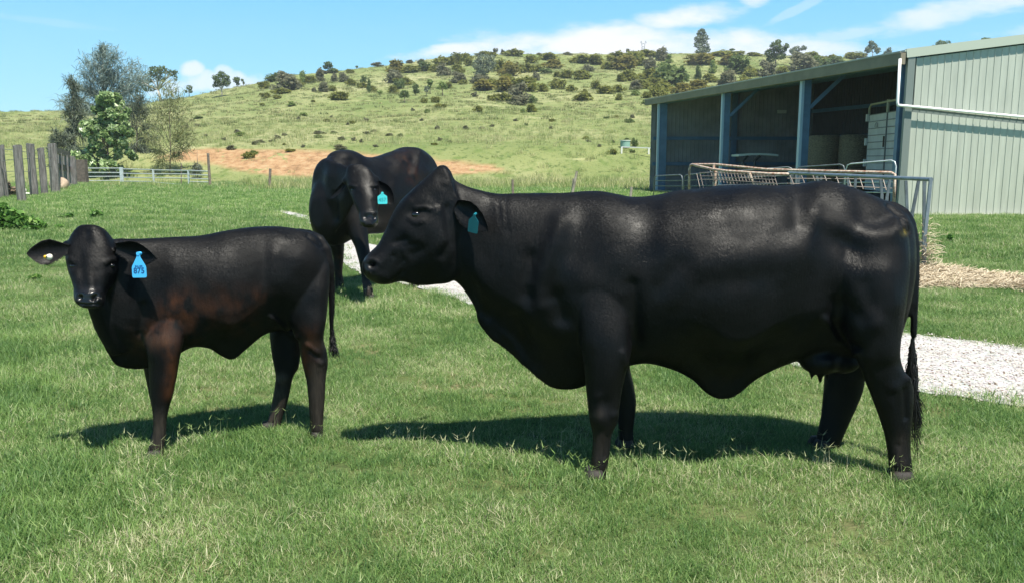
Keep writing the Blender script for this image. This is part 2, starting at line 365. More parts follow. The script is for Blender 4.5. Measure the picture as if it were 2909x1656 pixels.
def ear_tag(parent, top, w, h, face, m, roll=0.0, label=None, neck=0.30, lines=()):
    """tag hanging from 'top'; face = direction its front looks; lines = (text, size, y from top, material, bold)"""
    face = Vector(face).normalized(); up = Vector((0, 0, 1)); x = up.cross(face).normalized(); y = face.cross(x).normalized()
    M = Matrix((( x.x, y.x, face.x, top[0]), (x.y, y.y, face.y, top[1]), (x.z, y.z, face.z, top[2]), (0, 0, 0, 1))) @ Matrix.Rotation(roll, 4, 'Z')
    k = h*neck; rr = w*0.09
    out = [(-w*.10, 0), (-w*.14, -k*.35), (-w*.46, -k), (-w*.5, -k*1.15), (-w*.5, -h+rr), (-w*.47, -h+rr*.3), (-w*.5+rr, -h), (w*.5-rr, -h), (w*.47, -h+rr*.3), (w*.5, -h+rr), (w*.5, -k*1.15), (w*.46, -k), (w*.14, -k*.35), (w*.10, 0)]
    n = len(out); vs = [M @ Vector((a, b, z)) for z in (-0.001, 0.001) for a, b in out]
    mb = MB(); mb.add(vs, [tuple(range(n)), tuple(range(n, 2*n))[::-1]]+[(i, i+n, (i+1) % n+n, (i+1) % n) for i in range(n)])
    stud = M @ Vector((0, -h*.03, 0)); mb.tube([stud-face*0.02, stud+face*0.004], w*.12, 10)
    o = mb.build('ear_tag', m, parent)
    if label: o['label'] = label
    for t, s, yy, mm, bo in lines: txt(t, mm, o, s, M @ Matrix.Translation((0, yy, 0.0016)), bold=bo)
    return o
def strands(parent, starts, n, L, r0, seed, drift, name='tail_tuft', wave=0.01, wid=0.002):
    """starts: polyline down the tail the hairs spring from"""
    rnd = random.Random(seed); mb = MB()
    for i in range(n):
        u = rnd.random(); k = u*(len(starts)-1); a = int(min(k, len(starts)-2)); p = Vector(starts[a]).lerp(Vector(starts[a+1]), k-a)
        l = L*rnd.uniform(0.35, 1.0)*(1-0.3*(1-u)); ang = rnd.uniform(0, 6.28); sp = r0*rnd.random()**.5*(0.25+u)
        pts = []; ph = rnd.uniform(0, 6.28)
        for s in range(7):
            t = s/6; pts.append(p+Vector((math.cos(ang)*sp*min(t*3, 1)+drift[0]*t*t*rnd.uniform(.6, 1.2)+wave*t*math.sin(ph+t*6), math.sin(ang)*sp*min(t*3, 1)+drift[1]*t, -l*t)))
        w = wid*rnd.uniform(.6, 1.3); mb.tube(pts, [w, w, w, w*.9, w*.7, w*.5, w*.15], 4, False)
    return mb.build(name, M_HAIR, parent, True)
def body_obj(name, root, V, F, m, attrs):
    full = {k: ('POINT', attrs.get(k, np.zeros(len(V)))) for k in ('rust', 'mud', 'matte', 'wet', 'dung')}
    return np_mesh(name, V, F, m, root, True, full)
def fur(root, V, F, attrs, m, n, seed, back, length=0.013, width=0.0014, avoid=()):
    """short hairs lying back and down over the hide"""
    r = np.random.RandomState(seed); N = normals(V, F); C = V[F].mean(1); A = np.linalg.norm(np.cross(V[F[:, 2]]-V[F[:, 0]], V[F[:, 3]]-V[F[:, 1]]), axis=1)
    A = A*(1-np.clip(attrs.get('wet', np.zeros(len(V)))[F[:, 0]]*1.5, 0, 1)); k = r.choice(len(F), n, p=A/A.sum()); q = F[k]
    u = r.uniform(size=(n, 1)); v = r.uniform(size=(n, 1)); P = (V[q[:, 0]]*(1-u)+V[q[:, 1]]*u)*(1-v)+(V[q[:, 3]]*(1-u)+V[q[:, 2]]*u)*v
    Nn = N[q[:, 0]]*.5+N[q[:, 2]]*.5; Nn /= np.maximum(np.linalg.norm(Nn, axis=1), 1e-6)[:, None]
    leg = np.clip((.75-P[:, 2])/.25, 0, 1)[:, None]; sw = np.stack([np.sin(P[:, 2]*9+P[:, 0]*5), np.zeros(n), np.cos(P[:, 0]*8-P[:, 2]*4)], 1)*.35
    d = np.array(back)*(1-.75*leg)+np.array([0, 0, -.75])+sw+r.normal(size=(n, 3))*.15; d -= Nn*(d*Nn).sum(1)[:, None]; d /= np.maximum(np.linalg.norm(d, axis=1), 1e-6)[:, None]
    L = length*r.uniform(.6, 1.3, (n, 1)); s = np.cross(d, Nn)+Nn*r.normal(size=(n, 1))*.15; s *= width/2; tip = P+d*L+Nn*L*r.uniform(.03, .10, (n, 1)); b = P-Nn*.0004
    ok = np.ones(n, bool)
    for a_, r_ in avoid: ok &= np.linalg.norm(P-np.array(a_), axis=1) > r_
    b, s, tip, q = b[ok], s[ok], tip[ok], q[ok]; n = len(b)
    Vh = np.stack([b-s, b+s, tip+s*.25, tip-s*.25], 1).reshape(-1, 3); Fh = np.arange(4*n).reshape(-1, 4)
    full = {a: ('FACE', attrs.get(a, np.zeros(len(V)))[q[:, 0]]) for a in ('rust', 'mud', 'matte', 'wet', 'dung')}
    o = np_mesh('coat_hair', Vh, Fh, m, root, False, full); o['kind'] = 'stuff'; return o
def zr(x0, y0, s): return lambda x, y: (x0+x/s, y0+y/s)

# ---- the big cow in profile
def big_cow():
    r3 = zr(1000, 440, 1.5167); r4 = zr(1800, 440, 1.5167); r2 = zr(860, 380, 2.912); YC = 4.22
    mb = MB(); LAT = (0, 1, 0)
    def sec(f, a, b, w, egg=0, keel=0, y=YC): return (Wp(*f(*a), y), Wp(*f(*b), y), w, egg, keel)
    YH = YC-0.03
    head = [((44,474),(48,500),.028),((58,440),(72,530),.068),((84,414),(112,552),.080),((112,385),(165,556),.078),((140,332),(212,546),.072),
            ((168,272),(285,566),.078),((200,208),(352,562),.092),((243,160),(425,552),.108),((288,120),(468,505),.112),((330,85),(488,430),.102),((366,52),(498,350),.085),((398,44),(498,260),.078),((424,72),(472,225),.06)]
    loft(mb, [sec(r3, a, b, w, 0.02 if i > 3 else 0, 0.35 if 4 < i < 10 else 0, YH) for i, (a, b, w) in enumerate(head)], LAT, 5, 36, 2.4)
    T = [(r3,(372,95),(400,520),.06,-0.03,.3),(r3,(432,108),(452,556),.085,-0.03,.3),(r3,(480,130),(490,602),.10,0.02,.4),(r3,(530,147),(528,662),.112,0.02,.6),(r3,(590,163),(550,735),.125,0.05,.75),
         (r3,(640,169),(603,796),.14,-0.07,.8),(r3,(700,166),(660,842),.158,-0.05,.8),(r3,(760,163),(718,895),.18,-0.03,.75),(r3,(830,163),(788,955),.205,-0.05,.65),
         (r3,(900,165),(855,1000),.23,-0.05,.55),(r3,(960,161),(915,1012),.25,-0.05,.45),(r3,(1020,157),(980,1003),.268,-0.05,.35),(r3,(1080,158),(1060,962),.283,-0.03,.2),
         (r3,(1140,168),(1130,925),.297,-0.01,.1),(r3,(1200,180),(1195,900),.315,0.01,0),(r3,(1270,180),(1260,890),.335,0.01,.0),(r3,(1340,169),(1330,905),.352,0.01,.1),
         (r4,(190,155),(190,930),.368,0.00,.25),(r4,(255,150),(255,968),.38,-0.01,.45),(r4,(320,142),(320,1035),.385,-0.05,.75),(r4,(380,134),(380,1055),.388,-0.07,.85),
         (r4,(440,130),(440,1038),.383,-0.07,.8),(r4,(510,128),(510,978),.372,-0.05,.6),(r4,(580,130),(580,930),.358,-0.05,.3),(r4,(650,131),(650,900),.335,-0.07,.2),
         (r4,(720,126),(715,880),.312,0.01,.2),(r4,(780,114),(780,880),.30,-0.05,.2),(r4,(840,112),(840,890),.292,-0.07,.2),(r4,(900,130),(900,890),.285,-0.07,.2),
         (r4,(960,151),(960,870),.275,-0.07,.2),(r4,(1020,173),(1010,860),.26,-0.05,.2),(r4,(1080,197),(1060,850),.235,-0.03,.2),(r4,(1130,226),(1105,830),.20,-0.03,.2),
         (r4,(1163,262),(1132,790),.155,-0.03,.2),(r4,(1183,320),(1150,740),.10,-0.03,.1),(r4,(1188,400),(1166,640),.045,0,0)]
    loft(mb, [sec(f, a, b, w, rest[0]-.11, rest[1]) for f, a, b, w, *rest in T], LAT, 4, 48, 2.15)
    def leg(f, rows, y0): loft(mb, [sec(f, a, b, w, 0, 0, y0+dy) for a, b, w, dy in rows], LAT, 4, 24, 2.1)
    leg(r4, [((850,250),(1150,280),.05,.10),((830,340),(1176,340),.115,.08),((840,480),(1180,480),.15,.06),((862,620),(1163,620),.15,.04),((905,755),(1149,745),.125,.02),((950,850),(1143,830),.10,0),
             ((980,925),(1150,885),.082,0),((1000,985),(1174,940),.066,0),((1027,1050),(1207,995),.056,0),((1054,1120),(1204,1075),.048,0),((1078,1200),(1197,1160),.044,0),
             ((1093,1270),(1194,1260),.045,0),((1100,1325),(1197,1325),.052,0),((1103,1375),(1206,1380),.048,0),((1106,1394),(1206,1398),.04,0)], 3.95)
    leg(r4, [((850,600),(1090,600),.10,-.05),((838,740),(1085,740),.12,-.02),((833,850),(1045,850),.11,0),((824,950),(998,945),.085,0),((818,1030),(988,1015),.062,0),((811,1100),(958,1095),.05,0),
             ((797,1180),(914,1185),.046,0),((780,1250),(882,1262),.047,0),((768,1300),(858,1318),.053,0),((762,1335),(852,1340),.045,0)], 4.40)
    leg(r3, [((985,420),(1120,420),.05,.10),((965,560),(1180,580),.09,.06),((975,700),(1205,710),.115,.03),((988,830),(1205,830),.112,.01),((1001,925),(1184,925),.095,0),((1009,1020),(1164,1020),.075,0),
             ((1015,1095),(1153,1095),.060,0),((1020,1145),(1145,1152),.057,0),((1033,1195),(1121,1200),.044,0),((1036,1260),(1112,1268),.042,0),((1028,1325),(1103,1325),.048,0),((1020,1372),(1100,1372),.046,0),((1022,1390),(1098,1390),.04,0)], 3.97)
    leg(r3, [((1050,700),(1200,700),.09,-.05),((1070,810),(1192,810),.09,-.02),((1085,900),(1195,900),.08,0),((1115,985),(1212,980),.064,0),((1132,1050),(1224,1055),.055,0),((1142,1125),(1220,1122),.048,0),
             ((1145,1200),(1214,1200),.042,0),((1145,1270),(1221,1275),.045,0),((1140,1305),(1228,1310),.045,0)], 4.40)
    # udder and teats
    ball(mb, Wp(*r4(800, 875), 4.20), (0.11, 0.13, 0.085)); ball(mb, Wp(*r4(880, 880), 4.22), (0.11, 0.12, 0.07))
    for x, y, yy in ((768, 965, 4.14), (803, 985, 4.18), (835, 975, 4.28)): mb.tube([Wp(*r4(x+2, y-75), yy), Wp(*r4(x, y-20), yy), Wp(*r4(x, y), yy)], [.02, .0145, .010], 10)
    # tail
    mb.tube([Wp(*r4(*p), y) for p, y in (((1075, 218), 4.21), ((1120, 232), 4.2), ((1160, 255), 4.19), ((1190, 300), 4.18), ((1207, 370), 4.17), ((1212, 480), 4.16), ((1212, 600), 4.15), ((1209, 700), 4.15), ((1206, 790), 4.15))],
            [.03, .036, .036, .031, .026, .0225, .021, .019, .016], 12)
    V, F = fuse(mb, 0.0085, 7)
    R3 = lambda *p: [r3(*q) for q in p]; R4 = lambda *p: [r4(*q) for q in p]; R2 = lambda *p: [r2(*q) for q in p]
    ops = [  # muscles, bones, hollows and folds seen on the near side
        (R4((770,225),(757,300),(715,400)), 30, .010), (R4((708,195),(708,300)), 26, -.019), (R4((790,165)), 40, .014), (R4((770,260),(880,310),(1010,350),(1110,330)), 24, .020),
        (R4((900,360),(960,420)), 34, -.020), (R4((900,500)), 46, .020), (R4((1150,300)), 20, .020), (R4((1095,215),(1150,265),(1180,330)), 7, -.016), (R4((990,260),(1060,290)), 30, -.014),
        (R4((1090,500),(1110,640)), 24, .012), (R4((1000,560),(1020,640)), 20, -.012), (R4((1040,725)), 26, .018), (R4((880,640),(990,700)), 22, -.014),
        (R4((820,705),(870,790),(960,850)), 11, .022), (R4((860,730),(900,800),(960,830)), 12, -.016), (R4((1005,880),(1020,930)), 20, .012),
        (R4((640,230),(350,230)), 40, .012), (R4((690,430),(560,430),(300,470)), 46, .016), (R4((200,480),(110,570)), 26, -.012), (R4((300,560),(560,520)), 30, -.008),
        (R4((1060,930),(1130,900)), 14, -.008), (R4((1120,1000)), 16, .014), (R4((1168,1010),(1172,1130)), 7, -.010), (R4((1188,960)), 10, .010), (R4((1130,1330)), 12, .006), (R4((1140,1250)), 10, -.005), (R4((1110,1060),(1130,1180)), 14, .006), (R4((1190,965)), 16, .010),
        (R4((60,240),(60,420)), 36, -.008), (R4((150,230),(150,430)), 30, .004),
        (R3((900,290),(850,420),(800,560),(820,640)), 24, .027), (R3((770,450),(755,600)), 24, -.024), (R3((870,620),(900,700)), 24, -.026), (R3((1000,540),(1120,590)), 36, .018), (R3((960,430),(1000,260)), 30, -.012),
        (R3((1120,330),(1130,460)), 40, .014), (R3((1210,560),(1225,800)), 16, -.020), (R3((1165,850),(1180,900)), 10, .010), (R3((700,700),(760,900)), 20, -.016), (R3((600,720),(690,800),(740,890)), 12, .010),
        (R3((560,700),(620,790)), 12, .010), (R3((1078,1128)), 17, .013), (R3((1085,1065)), 16, -.006), (R3((1100,1210),(1090,1300)), 5, -.006), (R3((1060,1040),(1070,1160)), 12, .006), (R3((1130,1120)), 12, .008), (R3((980,640),(1000,800)), 30, .012),
        (R3((630,180),(638,300)), 4, -.003), (R3((655,175),(668,330)), 4, -.0025), (R3((500,300),(560,430)), 20, -.006),
        # head
        (R2((905,650),(1010,640)), 17, -.012), (R2((930,615),(1010,608),(1050,625)), 6, .012), (R2((880,700),(930,735),(1000,720)), 6, .007), (R2((1110,625)), 14, .010), (R2((1080,520),(1110,600)), 20, -.008),
        (R2((870,560),(800,640),(740,740)), 12, .008), (R2((860,800),(950,870)), 18, .009), (R2((760,900),(860,870)), 8, -.006), (R2((880,915),(960,905)), 5, -.005), (R2((830,960),(860,1020)), 9, .006),
        (R2((735,1010)), 7, -.006), (R2((640,1080),(760,950)), 12, .006), (R2((572,1085)), 8.5, -.040), (R2((525,1060),(560,1040),(610,1060)), 4.5, .008), (R2((600,1120),(560,1130)), 4.5, .007),
        (R2((820,1140),(780,1190),(740,1235)), 4, -.010), (R2((800,1080),(830,1040)), 6, -.004), (R2((1000,760),(1150,900)), 34, .010), (R2((1190,620),(1215,900),(1150,1000)), 14, -.012), (R2((1225,470),(1150,360)), 18, -.006),
        (R2((1170,400)), 8, .006), (R2((620,1160),(680,1180)), 10, .004), (R2((980,960),(900,1000)), 14, -.005)]
    # neck wrinkles
    rnd = random.Random(4)
    for k in range(26):
        x = 620+k*9+rnd.uniform(-3, 3); y0 = rnd.uniform(330, 430); ops.append((R3((x, y0), (x-8+rnd.uniform(-8, 8), y0+rnd.uniform(60, 170))), 1.8, rnd.choice((-.0028, .0022))))
    body = [o for o in ops if o[1] > 13 and not (o[0][0][0] < 1310 and o[0][0][1] < 860)]; fine = [o for o in ops if o not in body]
    GAIN[:] = [.95, 1.2]; V = sculpt(V, F, body, 3); GAIN[:] = [1.0, 1.0]; V = sculpt(V, F, fine, 1)
    V = rough_up(V, F, 0.005, 5.0, 3); V = rough_up(V, F, 0.0010, 16.0, 9)
    V[:, 2] = np.maximum(V[:, 2], 0.012)
    # ear (near side), hanging back from behind the eye, and the far one
    er = Wp(*r2(1262, 590), 4.09); et = Wp(*r2(1528, 800), 3.98)
    eV, eF = ear_blade(er, et, Vector((0.45, -0.25, 0.80)), Vector((-0.35, -.85, -0.62)), 0.125, 0.036, 0.010, prof=[(0,.42),(.12,.72),(.3,1.0),(.5,1.0),(.7,.80),(.85,.52),(.95,.26),(1,.05)])
    e2V, e2F = ear_blade(Wp(*r2(1240, 560), 4.32), Wp(*r2(1400, 700), 4.50), Vector((0.5, 0, 0.8)), (0, 1, -0.3), 0.12, 0.03)
    n0 = len(V); V = np.concatenate([V, eV, e2V]); F = np.concatenate([F, eF+n0, e2F+n0+len(eV)])
    A = {'wet': mask(V, [(R2((500,1020),(530,1180),(590,1200)), 14, .7)]), 'mud': mask(V, [(R3((1060,1200),(1055,1380)), 26, .24), (R3((1060,1115)), 16, .35), (R4((800,1320)), 22, .9), (R4((1150,1390),(1190,1400)), 16, .7), (R4((1150,1220),(1150,1350)), 22, .22)]),
         'dung': mask(V, [(R4((1163,335)), 9, .55)]), 'matte': mask(V, [(R3((700,450)), 90, .5)])}
    # anchor: under the middle of the body
    base = Vector((0.95, 4.22, 0)); root = empty('cow', base, 'large glossy black cow in profile on the right, shade-darkened teal ear tag', 'cow')
    O = np.array(base)
    def fin(o): o.matrix_parent_inverse = Matrix.Translation(-base); return o
    cm = coat('coat_cow'); ob = body_obj('body', root, V, F, cm, A); fin(ob); fin(fur(root, V, F, A, coat('hair_cow', 0.44, (0.0028, 0.0030, 0.0037), 0.22, False), 520000, 1, (1, 0, 0), avoid=[(surf(V, *r2(928, 668), r=4), .021)]))
    p = surf(V, *r2(928, 668), r=4); eb = MB(); ball(eb, p+Vector((0.002, 0.009, 0)), (0.024, 0.019, 0.019), 20); fin(eb.build('eye', M_EYE, root, True))
    t = Wp(*r2(1420, 668), 3.955); o = ear_tag(root, t, 0.050, 0.094, (-0.35, -0.9, -0.25), M_TAGD, -0.22, None, 0.32); fin(o)
    for (f, x, y, yy, l) in ((r3, 1056, 1386, 3.95, .11), (r4, 1160, 1398, 3.93, .13), (r3, 1185, 1310, 4.40, .11), (r4, 806, 1345, 4.40, .12)):
        c = Wp(*f(x, y), yy); c.z = 0; fin(hoof(root, c+Vector((-0.01, 0, 0)), (-1, 0, 0), l, .125, .055))
    tl = [Wp(*r4(*p), 4.15) for p in ((1206, 760), (1205, 850), (1200, 950))]
    fin(strands(root, tl, 520, 0.27, 0.030, 5, (-0.004, 0), wid=.0022)); 
    s2 = strands(root, [Wp(*r4(1208, 930), 4.14), Wp(*r4(1206, 1020), 4.14)], 150, 0.42, 0.020, 6, (0.060, 0), 'tail_hair', 0.014, .0022); fin(s2)
    return root

# ---- the weaner calf on the left
def head_front(mb, rows, Yp, Yn, e=2.5):
    """rows: (left px, right px, half thickness) from poll to nose; face plane leans from Yp at the poll to Yn at the nose"""
    secs = []; n = len(rows); y0 = rows[0][0][1]; y1 = rows[-1][0][1]
    for a, b, w in rows:
        u = (a[1]-y0)/(y1-y0); Y = Yp+(Yn-Yp)*u
        A = Wp(*a, Y+w*.85); B = Wp(*b, Y+w*.85); secs.append([A, B, w])
    ax = (secs[-1][0]+secs[-1][1]-secs[0][0]-secs[0][1]); ax.normalize(); side = (secs[n//2][1]-secs[n//2][0]).normalized()
    nrm = ax.cross(side).normalized()
    if nrm.y < 0: nrm = -nrm
    loft(mb, [(A, B, w) for A, B, w in secs], nrm, 5, 36, e)
    return ax, side, nrm
def calf():
    r1 = zr(0, 560, 1.82); r5 = zr(60, 620, 5.2); mb = MB()
    Yx = lambda x: 4.38+(x-800)/840*0.30
    lat = Vector((-0.30/0.89, 1, 0)).normalized()
    def sec(a, b, w, egg=0, keel=0): return (Wp(*r1(*a), Yx((a[0]+b[0])/2)), Wp(*r1(*b), Yx((a[0]+b[0])/2)), w, egg, keel)
    T = [((470,330),(470,560),.06,-0.12,.3),((530,262),(492,640),.085,-0.07,.5),((592,218),(535,765),.098,-0.04,.7),((665,214),(590,862),.115,-0.02,.75),((735,215),(660,886),.135,0.00,.65),((808,213),(742,885),.155,0.00,.5),
         ((880,210),(830,858),.172,0.02,.3),((950,206),(925,810),.188,0.04,.1),((1020,201),(1000,771),.203,0.06,0),((1090,190),(1080,778),.213,0.06,.2),((1155,176),(1145,822),.218,0.02,.6),((1215,167),(1205,840),.218,0.00,.75),
         ((1285,158),(1280,780),.213,-0.02,.5),((1360,153),(1360,712),.205,-0.08,.1),((1430,154),(1430,690),.20,-0.12,.1),((1500,161),(1500,680),.192,-0.15,.1),((1570,174),(1560,670),.175,-0.14,.1),((1625,196),(1610,650),.148,-0.12,.1),((1668,245),(1650,600),.105,-0.12,.1),((1690,320),(1675,520),.05)]
    loft(mb, [sec(a, b, w, *r) for a, b, w, *r in T], lat, 4, 40, 2.15)
    def leg(rows, y0): loft(mb, [(Wp(*r1(*a), y0+dy), Wp(*r1(*b), y0+dy), w) for a, b, w, dy in rows], lat, 4, 20, 2.1)
    leg([((770,430),(880,430),.03,.08),((742,560),(935,560),.062,.05),((742,690),(955,690),.078,.02),((752,790),(940,790),.074,0),((764,870),(924,870),.064,0),((770,950),(910,950),.054,0),((776,1020),(896,1025),.047,0),((784,1070),(878,1080),.041,0),
         ((792,1140),(862,1145),.033,0),((788,1210),(860,1215),.034,0),((775,1262),(856,1265),.040,0),((762,1300),(850,1305),.040,0),((760,1322),(848,1328),.034,0)], 4.27)
    leg([((745,700),(850,700),.06,0),((738,850),(840,850),.06,0),((750,930),(850,930),.05,0),((766,1000),(850,1000),.043,0),((780,1060),(850,1060),.036,0),((790,1130),(850,1130),.031,0),((788,1200),(850,1200),.033,0),((780,1240),(848,1240),.034,0)], 4.52)
    leg([((1470,260),(1660,280),.04,.10),((1420,340),(1698,350),.085,.07),((1418,460),(1702,460),.108,.04),((1440,570),(1693,570),.105,.02),((1498,665),(1682,660),.085,0),((1540,740),(1673,735),.066,0),((1553,815),(1688,795),.052,0),((1565,880),(1697,852),.047,0),
         ((1580,940),(1690,915),.041,0),((1591,1010),(1683,1000),.036,0),((1597,1080),(1678,1080),.033,0),((1600,1150),(1674,1150),.036,0),((1603,1200),(1674,1205),.037,0),((1606,1225),(1672,1228),.03,0)], 4.56)
    leg([((1400,560),(1560,560),.07,0),((1393,690),(1560,690),.075,0),((1403,790),(1556,795),.064,0),((1414,860),(1545,875),.052,0),((1424,925),(1517,925),.044,0),((1418,990),(1500,995),.036,0),((1405,1060),(1485,1065),.032,0),
         ((1390,1125),(1462,1135),.033,0),((1374,1175),(1450,1185),.037,0),((1358,1205),(1442,1212),.036,0)], 4.74)
    # head turned to the camera
    H = [((955,142),(1155,142),.045),((885,172),(1230,172),.066),((835,235),(1290,235),.078),((785,330),(1345,330),.09),((735,450),(1395,450),.098),((712,570),(1420,570),.105),((716,690),(1425,690),.105),((738,800),(1385,800),.098),
         ((765,900),(1320,900),.088),((800,1000),(1258,1000),.075),((812,1080),(1222,1080),.066),((800,1150),(1216,1150),.060),((800,1220),(1206,1220),.052),((835,1280),(1165,1280),.038),((900,1310),(1090,1310),.020)]
    ax, side, nrm = head_front(mb, [(r5(*a), r5(*b), w) for a, b, w in H], 4.20, 4.01, 2.9)
    # neck from behind the head into the shoulders
    mb.tube([Wp(*r5(1120, 560), 4.27), Wp(*r1(640, 420), 4.36), Wp(*r1(760, 500), 4.42)], [.105, .125, .14], 20)
    mb.tube([Wp(*r5(1080, 1150), 4.20), Wp(*r1(560, 640), 4.28), Wp(*r1(640, 760), 4.36)], [.05, .075, .09], 16)
    for p, c in ((((1480, 430)), 4.2), (((690, 430)), 4.2)): ball(mb, Wp(*r5(*p), c), .034)
    mb.tube([Wp(*r1(*p), 4.70+dy) for p, dy in (((1530,178),0),((1600,192),0),((1655,218),-.02),((1690,270),-.03),((1708,350),-.03),((1714,450),-.02),((1715,560),-.02),((1712,660),-.02),((1714,720),-.02))], [.02,.026,.027,.025,.021,.018,.017,.015,.012], 12)
    V, F = fuse(mb, 0.0068, 6)
    R1 = lambda *p: [r1(*q) for q in p]; R5 = lambda *p: [r5(*q) for q in p]
    ops = [(R1((1410,300),(1400,420)), 16, .014), (R1((1360,260),(1370,420)), 16, -.014), (R1((1440,200)), 24, .010), (R1((1460,430),(1440,500)), 28, .016), (R1((1440,560),(1470,610)), 24, -.022), (R1((1400,620),(1470,670),(1530,720)), 8, .018),
           (R1((1560,330),(1640,360)), 26, .010), (R1((1590,200),(1660,260)), 6, -.010), (R1((1620,560)), 20, -.008), (R1((1590,760),(1640,800)), 6, .008), (R1((1600,790),(1660,840)), 6, -.007), (R1((1660,850)), 10, .008),
           (R1((1100,450),(1200,440)), 40, .012), (R1((1050,330),(1250,300)), 40, .008), (R1((1000,450),(960,640)), 22, -.012), (R1((900,380),(870,560)), 34, .014), (R1((800,300),(790,480)), 30, -.012), (R1((720,420),(690,620)), 14, .010),
           (R1((740,560),(720,700)), 12, -.012), (R1((830,730)), 26, .012), (R1((960,730),(965,780)), 8, -.008), (R1((850,960),(860,1020)), 14, .006), (R1((1150,520),(1180,600)), 26, -.008), (R1((1300,480),(1310,600)), 24, -.006),
           (R1((660,300),(640,500)), 14, -.010), (R1((1460,940)), 12, .010),
           # face
           (R5((760,700)), 11, -.010), (R5((1300,700),(1370,680)), 12, -.009), (R5((1240,655),(1330,610),(1400,610)), 7, .009), (R5((760,640),(720,600)), 7, .007),
           (R5((870,500),(900,800)), 12, -.004), (R5((990,560),(1010,900)), 22, .007), (R5((880,760),(930,1000)), 12, -.005), (R5((1110,800),(1130,1000)), 12, -.006), (R5((1230,850),(1250,980)), 16, .005),
           (R5((900,1120),(1080,1120)), 9, .009), (R5((865,1180),(880,1150)), 5.5, -.020), (R5((1075,1185),(1105,1150)), 6, -.022), (R5((840,1130),(835,1200)), 5, .006), (R5((1130,1130),(1130,1200)), 5, .006), (R5((1110,1215)), 5, .006),
           (R5((850,1262),(990,1280),(1150,1258)), 3, -.010), (R5((1060,190),(1060,280)), 14, .006), (R5((960,220)), 10, -.004)]
    body = [o for o in ops if o[1] > 13 and o[0][0][0] > 345]; fine = [o for o in ops if o not in body]
    GAIN[:] = [.65, 1.35]; V = sculpt(V, F, body, 3); GAIN[:] = [1.0, 1.0]; V = sculpt(V, F, fine, 1); V = rough_up(V, F, 0.004, 7.0, 5); V = rough_up(V, F, 0.0009, 20.0, 8); V[:, 2] = np.maximum(V[:, 2], 0.012)
    pieces = [(V, F)]
    fc = Vector((0.08, -1, 0.12))
    pieces.append(ear_blade(Wp(*r5(735, 445), 4.14), Wp(*r5(90, 580), 4.07), Vector((0.05, 0.1, 1)), (0.15, -1, -0.15), 0.125, 0.030, 0.009, prof=[(0,.30),(.12,.42),(.3,.72),(.5,1.0),(.68,.92),(.84,.60),(.95,.28),(1,.05)], droop=-.02))
    pieces.append(ear_blade(Wp(*r5(1390, 445), 4.16), Wp(*r5(1990, 625), 4.10), Vector((0.1, -0.1, 1)), (-0.2, -1, -0.2), 0.120, 0.032, 0.009, prof=[(0,.40),(.15,.62),(.35,.95),(.55,1.0),(.72,.80),(.86,.50),(.95,.24),(1,.05)], droop=-.01))
    n = 0; VV = []; FF = []
    for v, f in pieces: VV.append(v); FF.append(f+n); n += len(v)
    V = np.concatenate(VV); F = np.concatenate(FF)
    A = {'rust': mask(V, [(R1((900,560),(830,690),(740,740)), 36, .6), (R1((960,590),(1000,680)), 34, .42), (R1((1350,510)), 22, .5), (R1((880,760),(890,900),(880,1010)), 20, .75), (R1((1100,600),(1260,640)), 40, .28), (R1((1600,700),(1580,860)), 26, .45), (R1((1000,520),(1300,540)), 40, .22)]),
         'mud': mask(V, [(R1((1455,935)), 16, 1.0), (R1((1440,1010),(1400,1180)), 24, .75), (R1((1640,900),(1640,1180)), 26, .5), (R1((825,1150),(815,1320)), 26, .5), (R1((740,740),(860,730)), 22, .30), (R1((1580,740),(1660,770)), 12, .2)]),
         'wet': mask(V, [(R5((900,1130),(1080,1130)), 22, .9), (R5((980,1200)), 20, .7)]), 'matte': mask(V, [(R1((1200,600)), 150, .5)])}
    base = Vector((-1.95, 4.5, 0)); root = empty('calf', base, 'young black calf with rusty brown patches, facing the camera, blue ear tag reading 875', 'calf')
    def fin(o): o.matrix_parent_inverse = Matrix.Translation(-base); return o
    cm = coat('coat_calf', 0.46); fin(body_obj('body', root, V, F, cm, A)); fin(fur(root, V, F, A, coat('hair_calf', 0.45, (0.0030, 0.0031, 0.0036), 0.20, False), 270000, 2, (.9, .3, 0), .013, .0014, avoid=[(surf(V, *r5(x, y), r=3), .017) for x, y in ((752, 712), (1335, 700))]))
    for px, py, dx in ((752, 712, 0), (1335, 700, 0)):
        p = surf(V, *r5(px, py), r=3); eb = MB(); ball(eb, p+Vector((dx, 0.009, 0)), (0.017, 0.014, 0.012), 20); fin(eb.build('eye', M_EYE, root, True))
    t = Wp(*r5(1728, 515), 4.055)
    fin(ear_tag(root, t, 0.074, 0.120, (-0.12, -1, 0.06), M_TAGB, 0.03, None, 0.52, [('875', 0.0385, -0.087, M_INK, 0.0008), ('BAUER', 0.0135, -0.065, M_INK, 0)]))
    mb = MB(); p = Wp(*r5(420, 575), 4.075); mb.tube([p+Vector((0, 0.006, 0)), p+Vector((0, -0.008, 0))], 0.0145, 14); b = mb.build('ear_button', M_BUTY, root, True); b['label'] = 'small white and yellow button tag'; fin(b)
    mb = MB(); p = Wp(*r5(365, 575), 4.073); mb.tube([p+Vector((0, 0.006, 0)), p+Vector((0, -0.006, 0))], 0.009, 12); c = mb.build('stud', M_BUTT, b, True)
    for (x, y, yy, l) in ((805, 1335, 4.25, .095), (1640, 1232, 4.56, .08), (815, 1250, 4.52, .08), (1392, 1222, 4.72, .09)):
        c = Wp(*r1(x, y), yy); c.z = 0; fin(hoof(root, c, (-1, -0.3, 0), l, .085, .045))
    fin(strands(root, [Wp(*r1(1713, 660), 4.68), Wp(*r1(1716, 730), 4.68), Wp(*r1(1722, 770), 4.68)], 260, 0.10, 0.024, 8, (0.012, 0), wid=.0019, wave=.008))
    return root

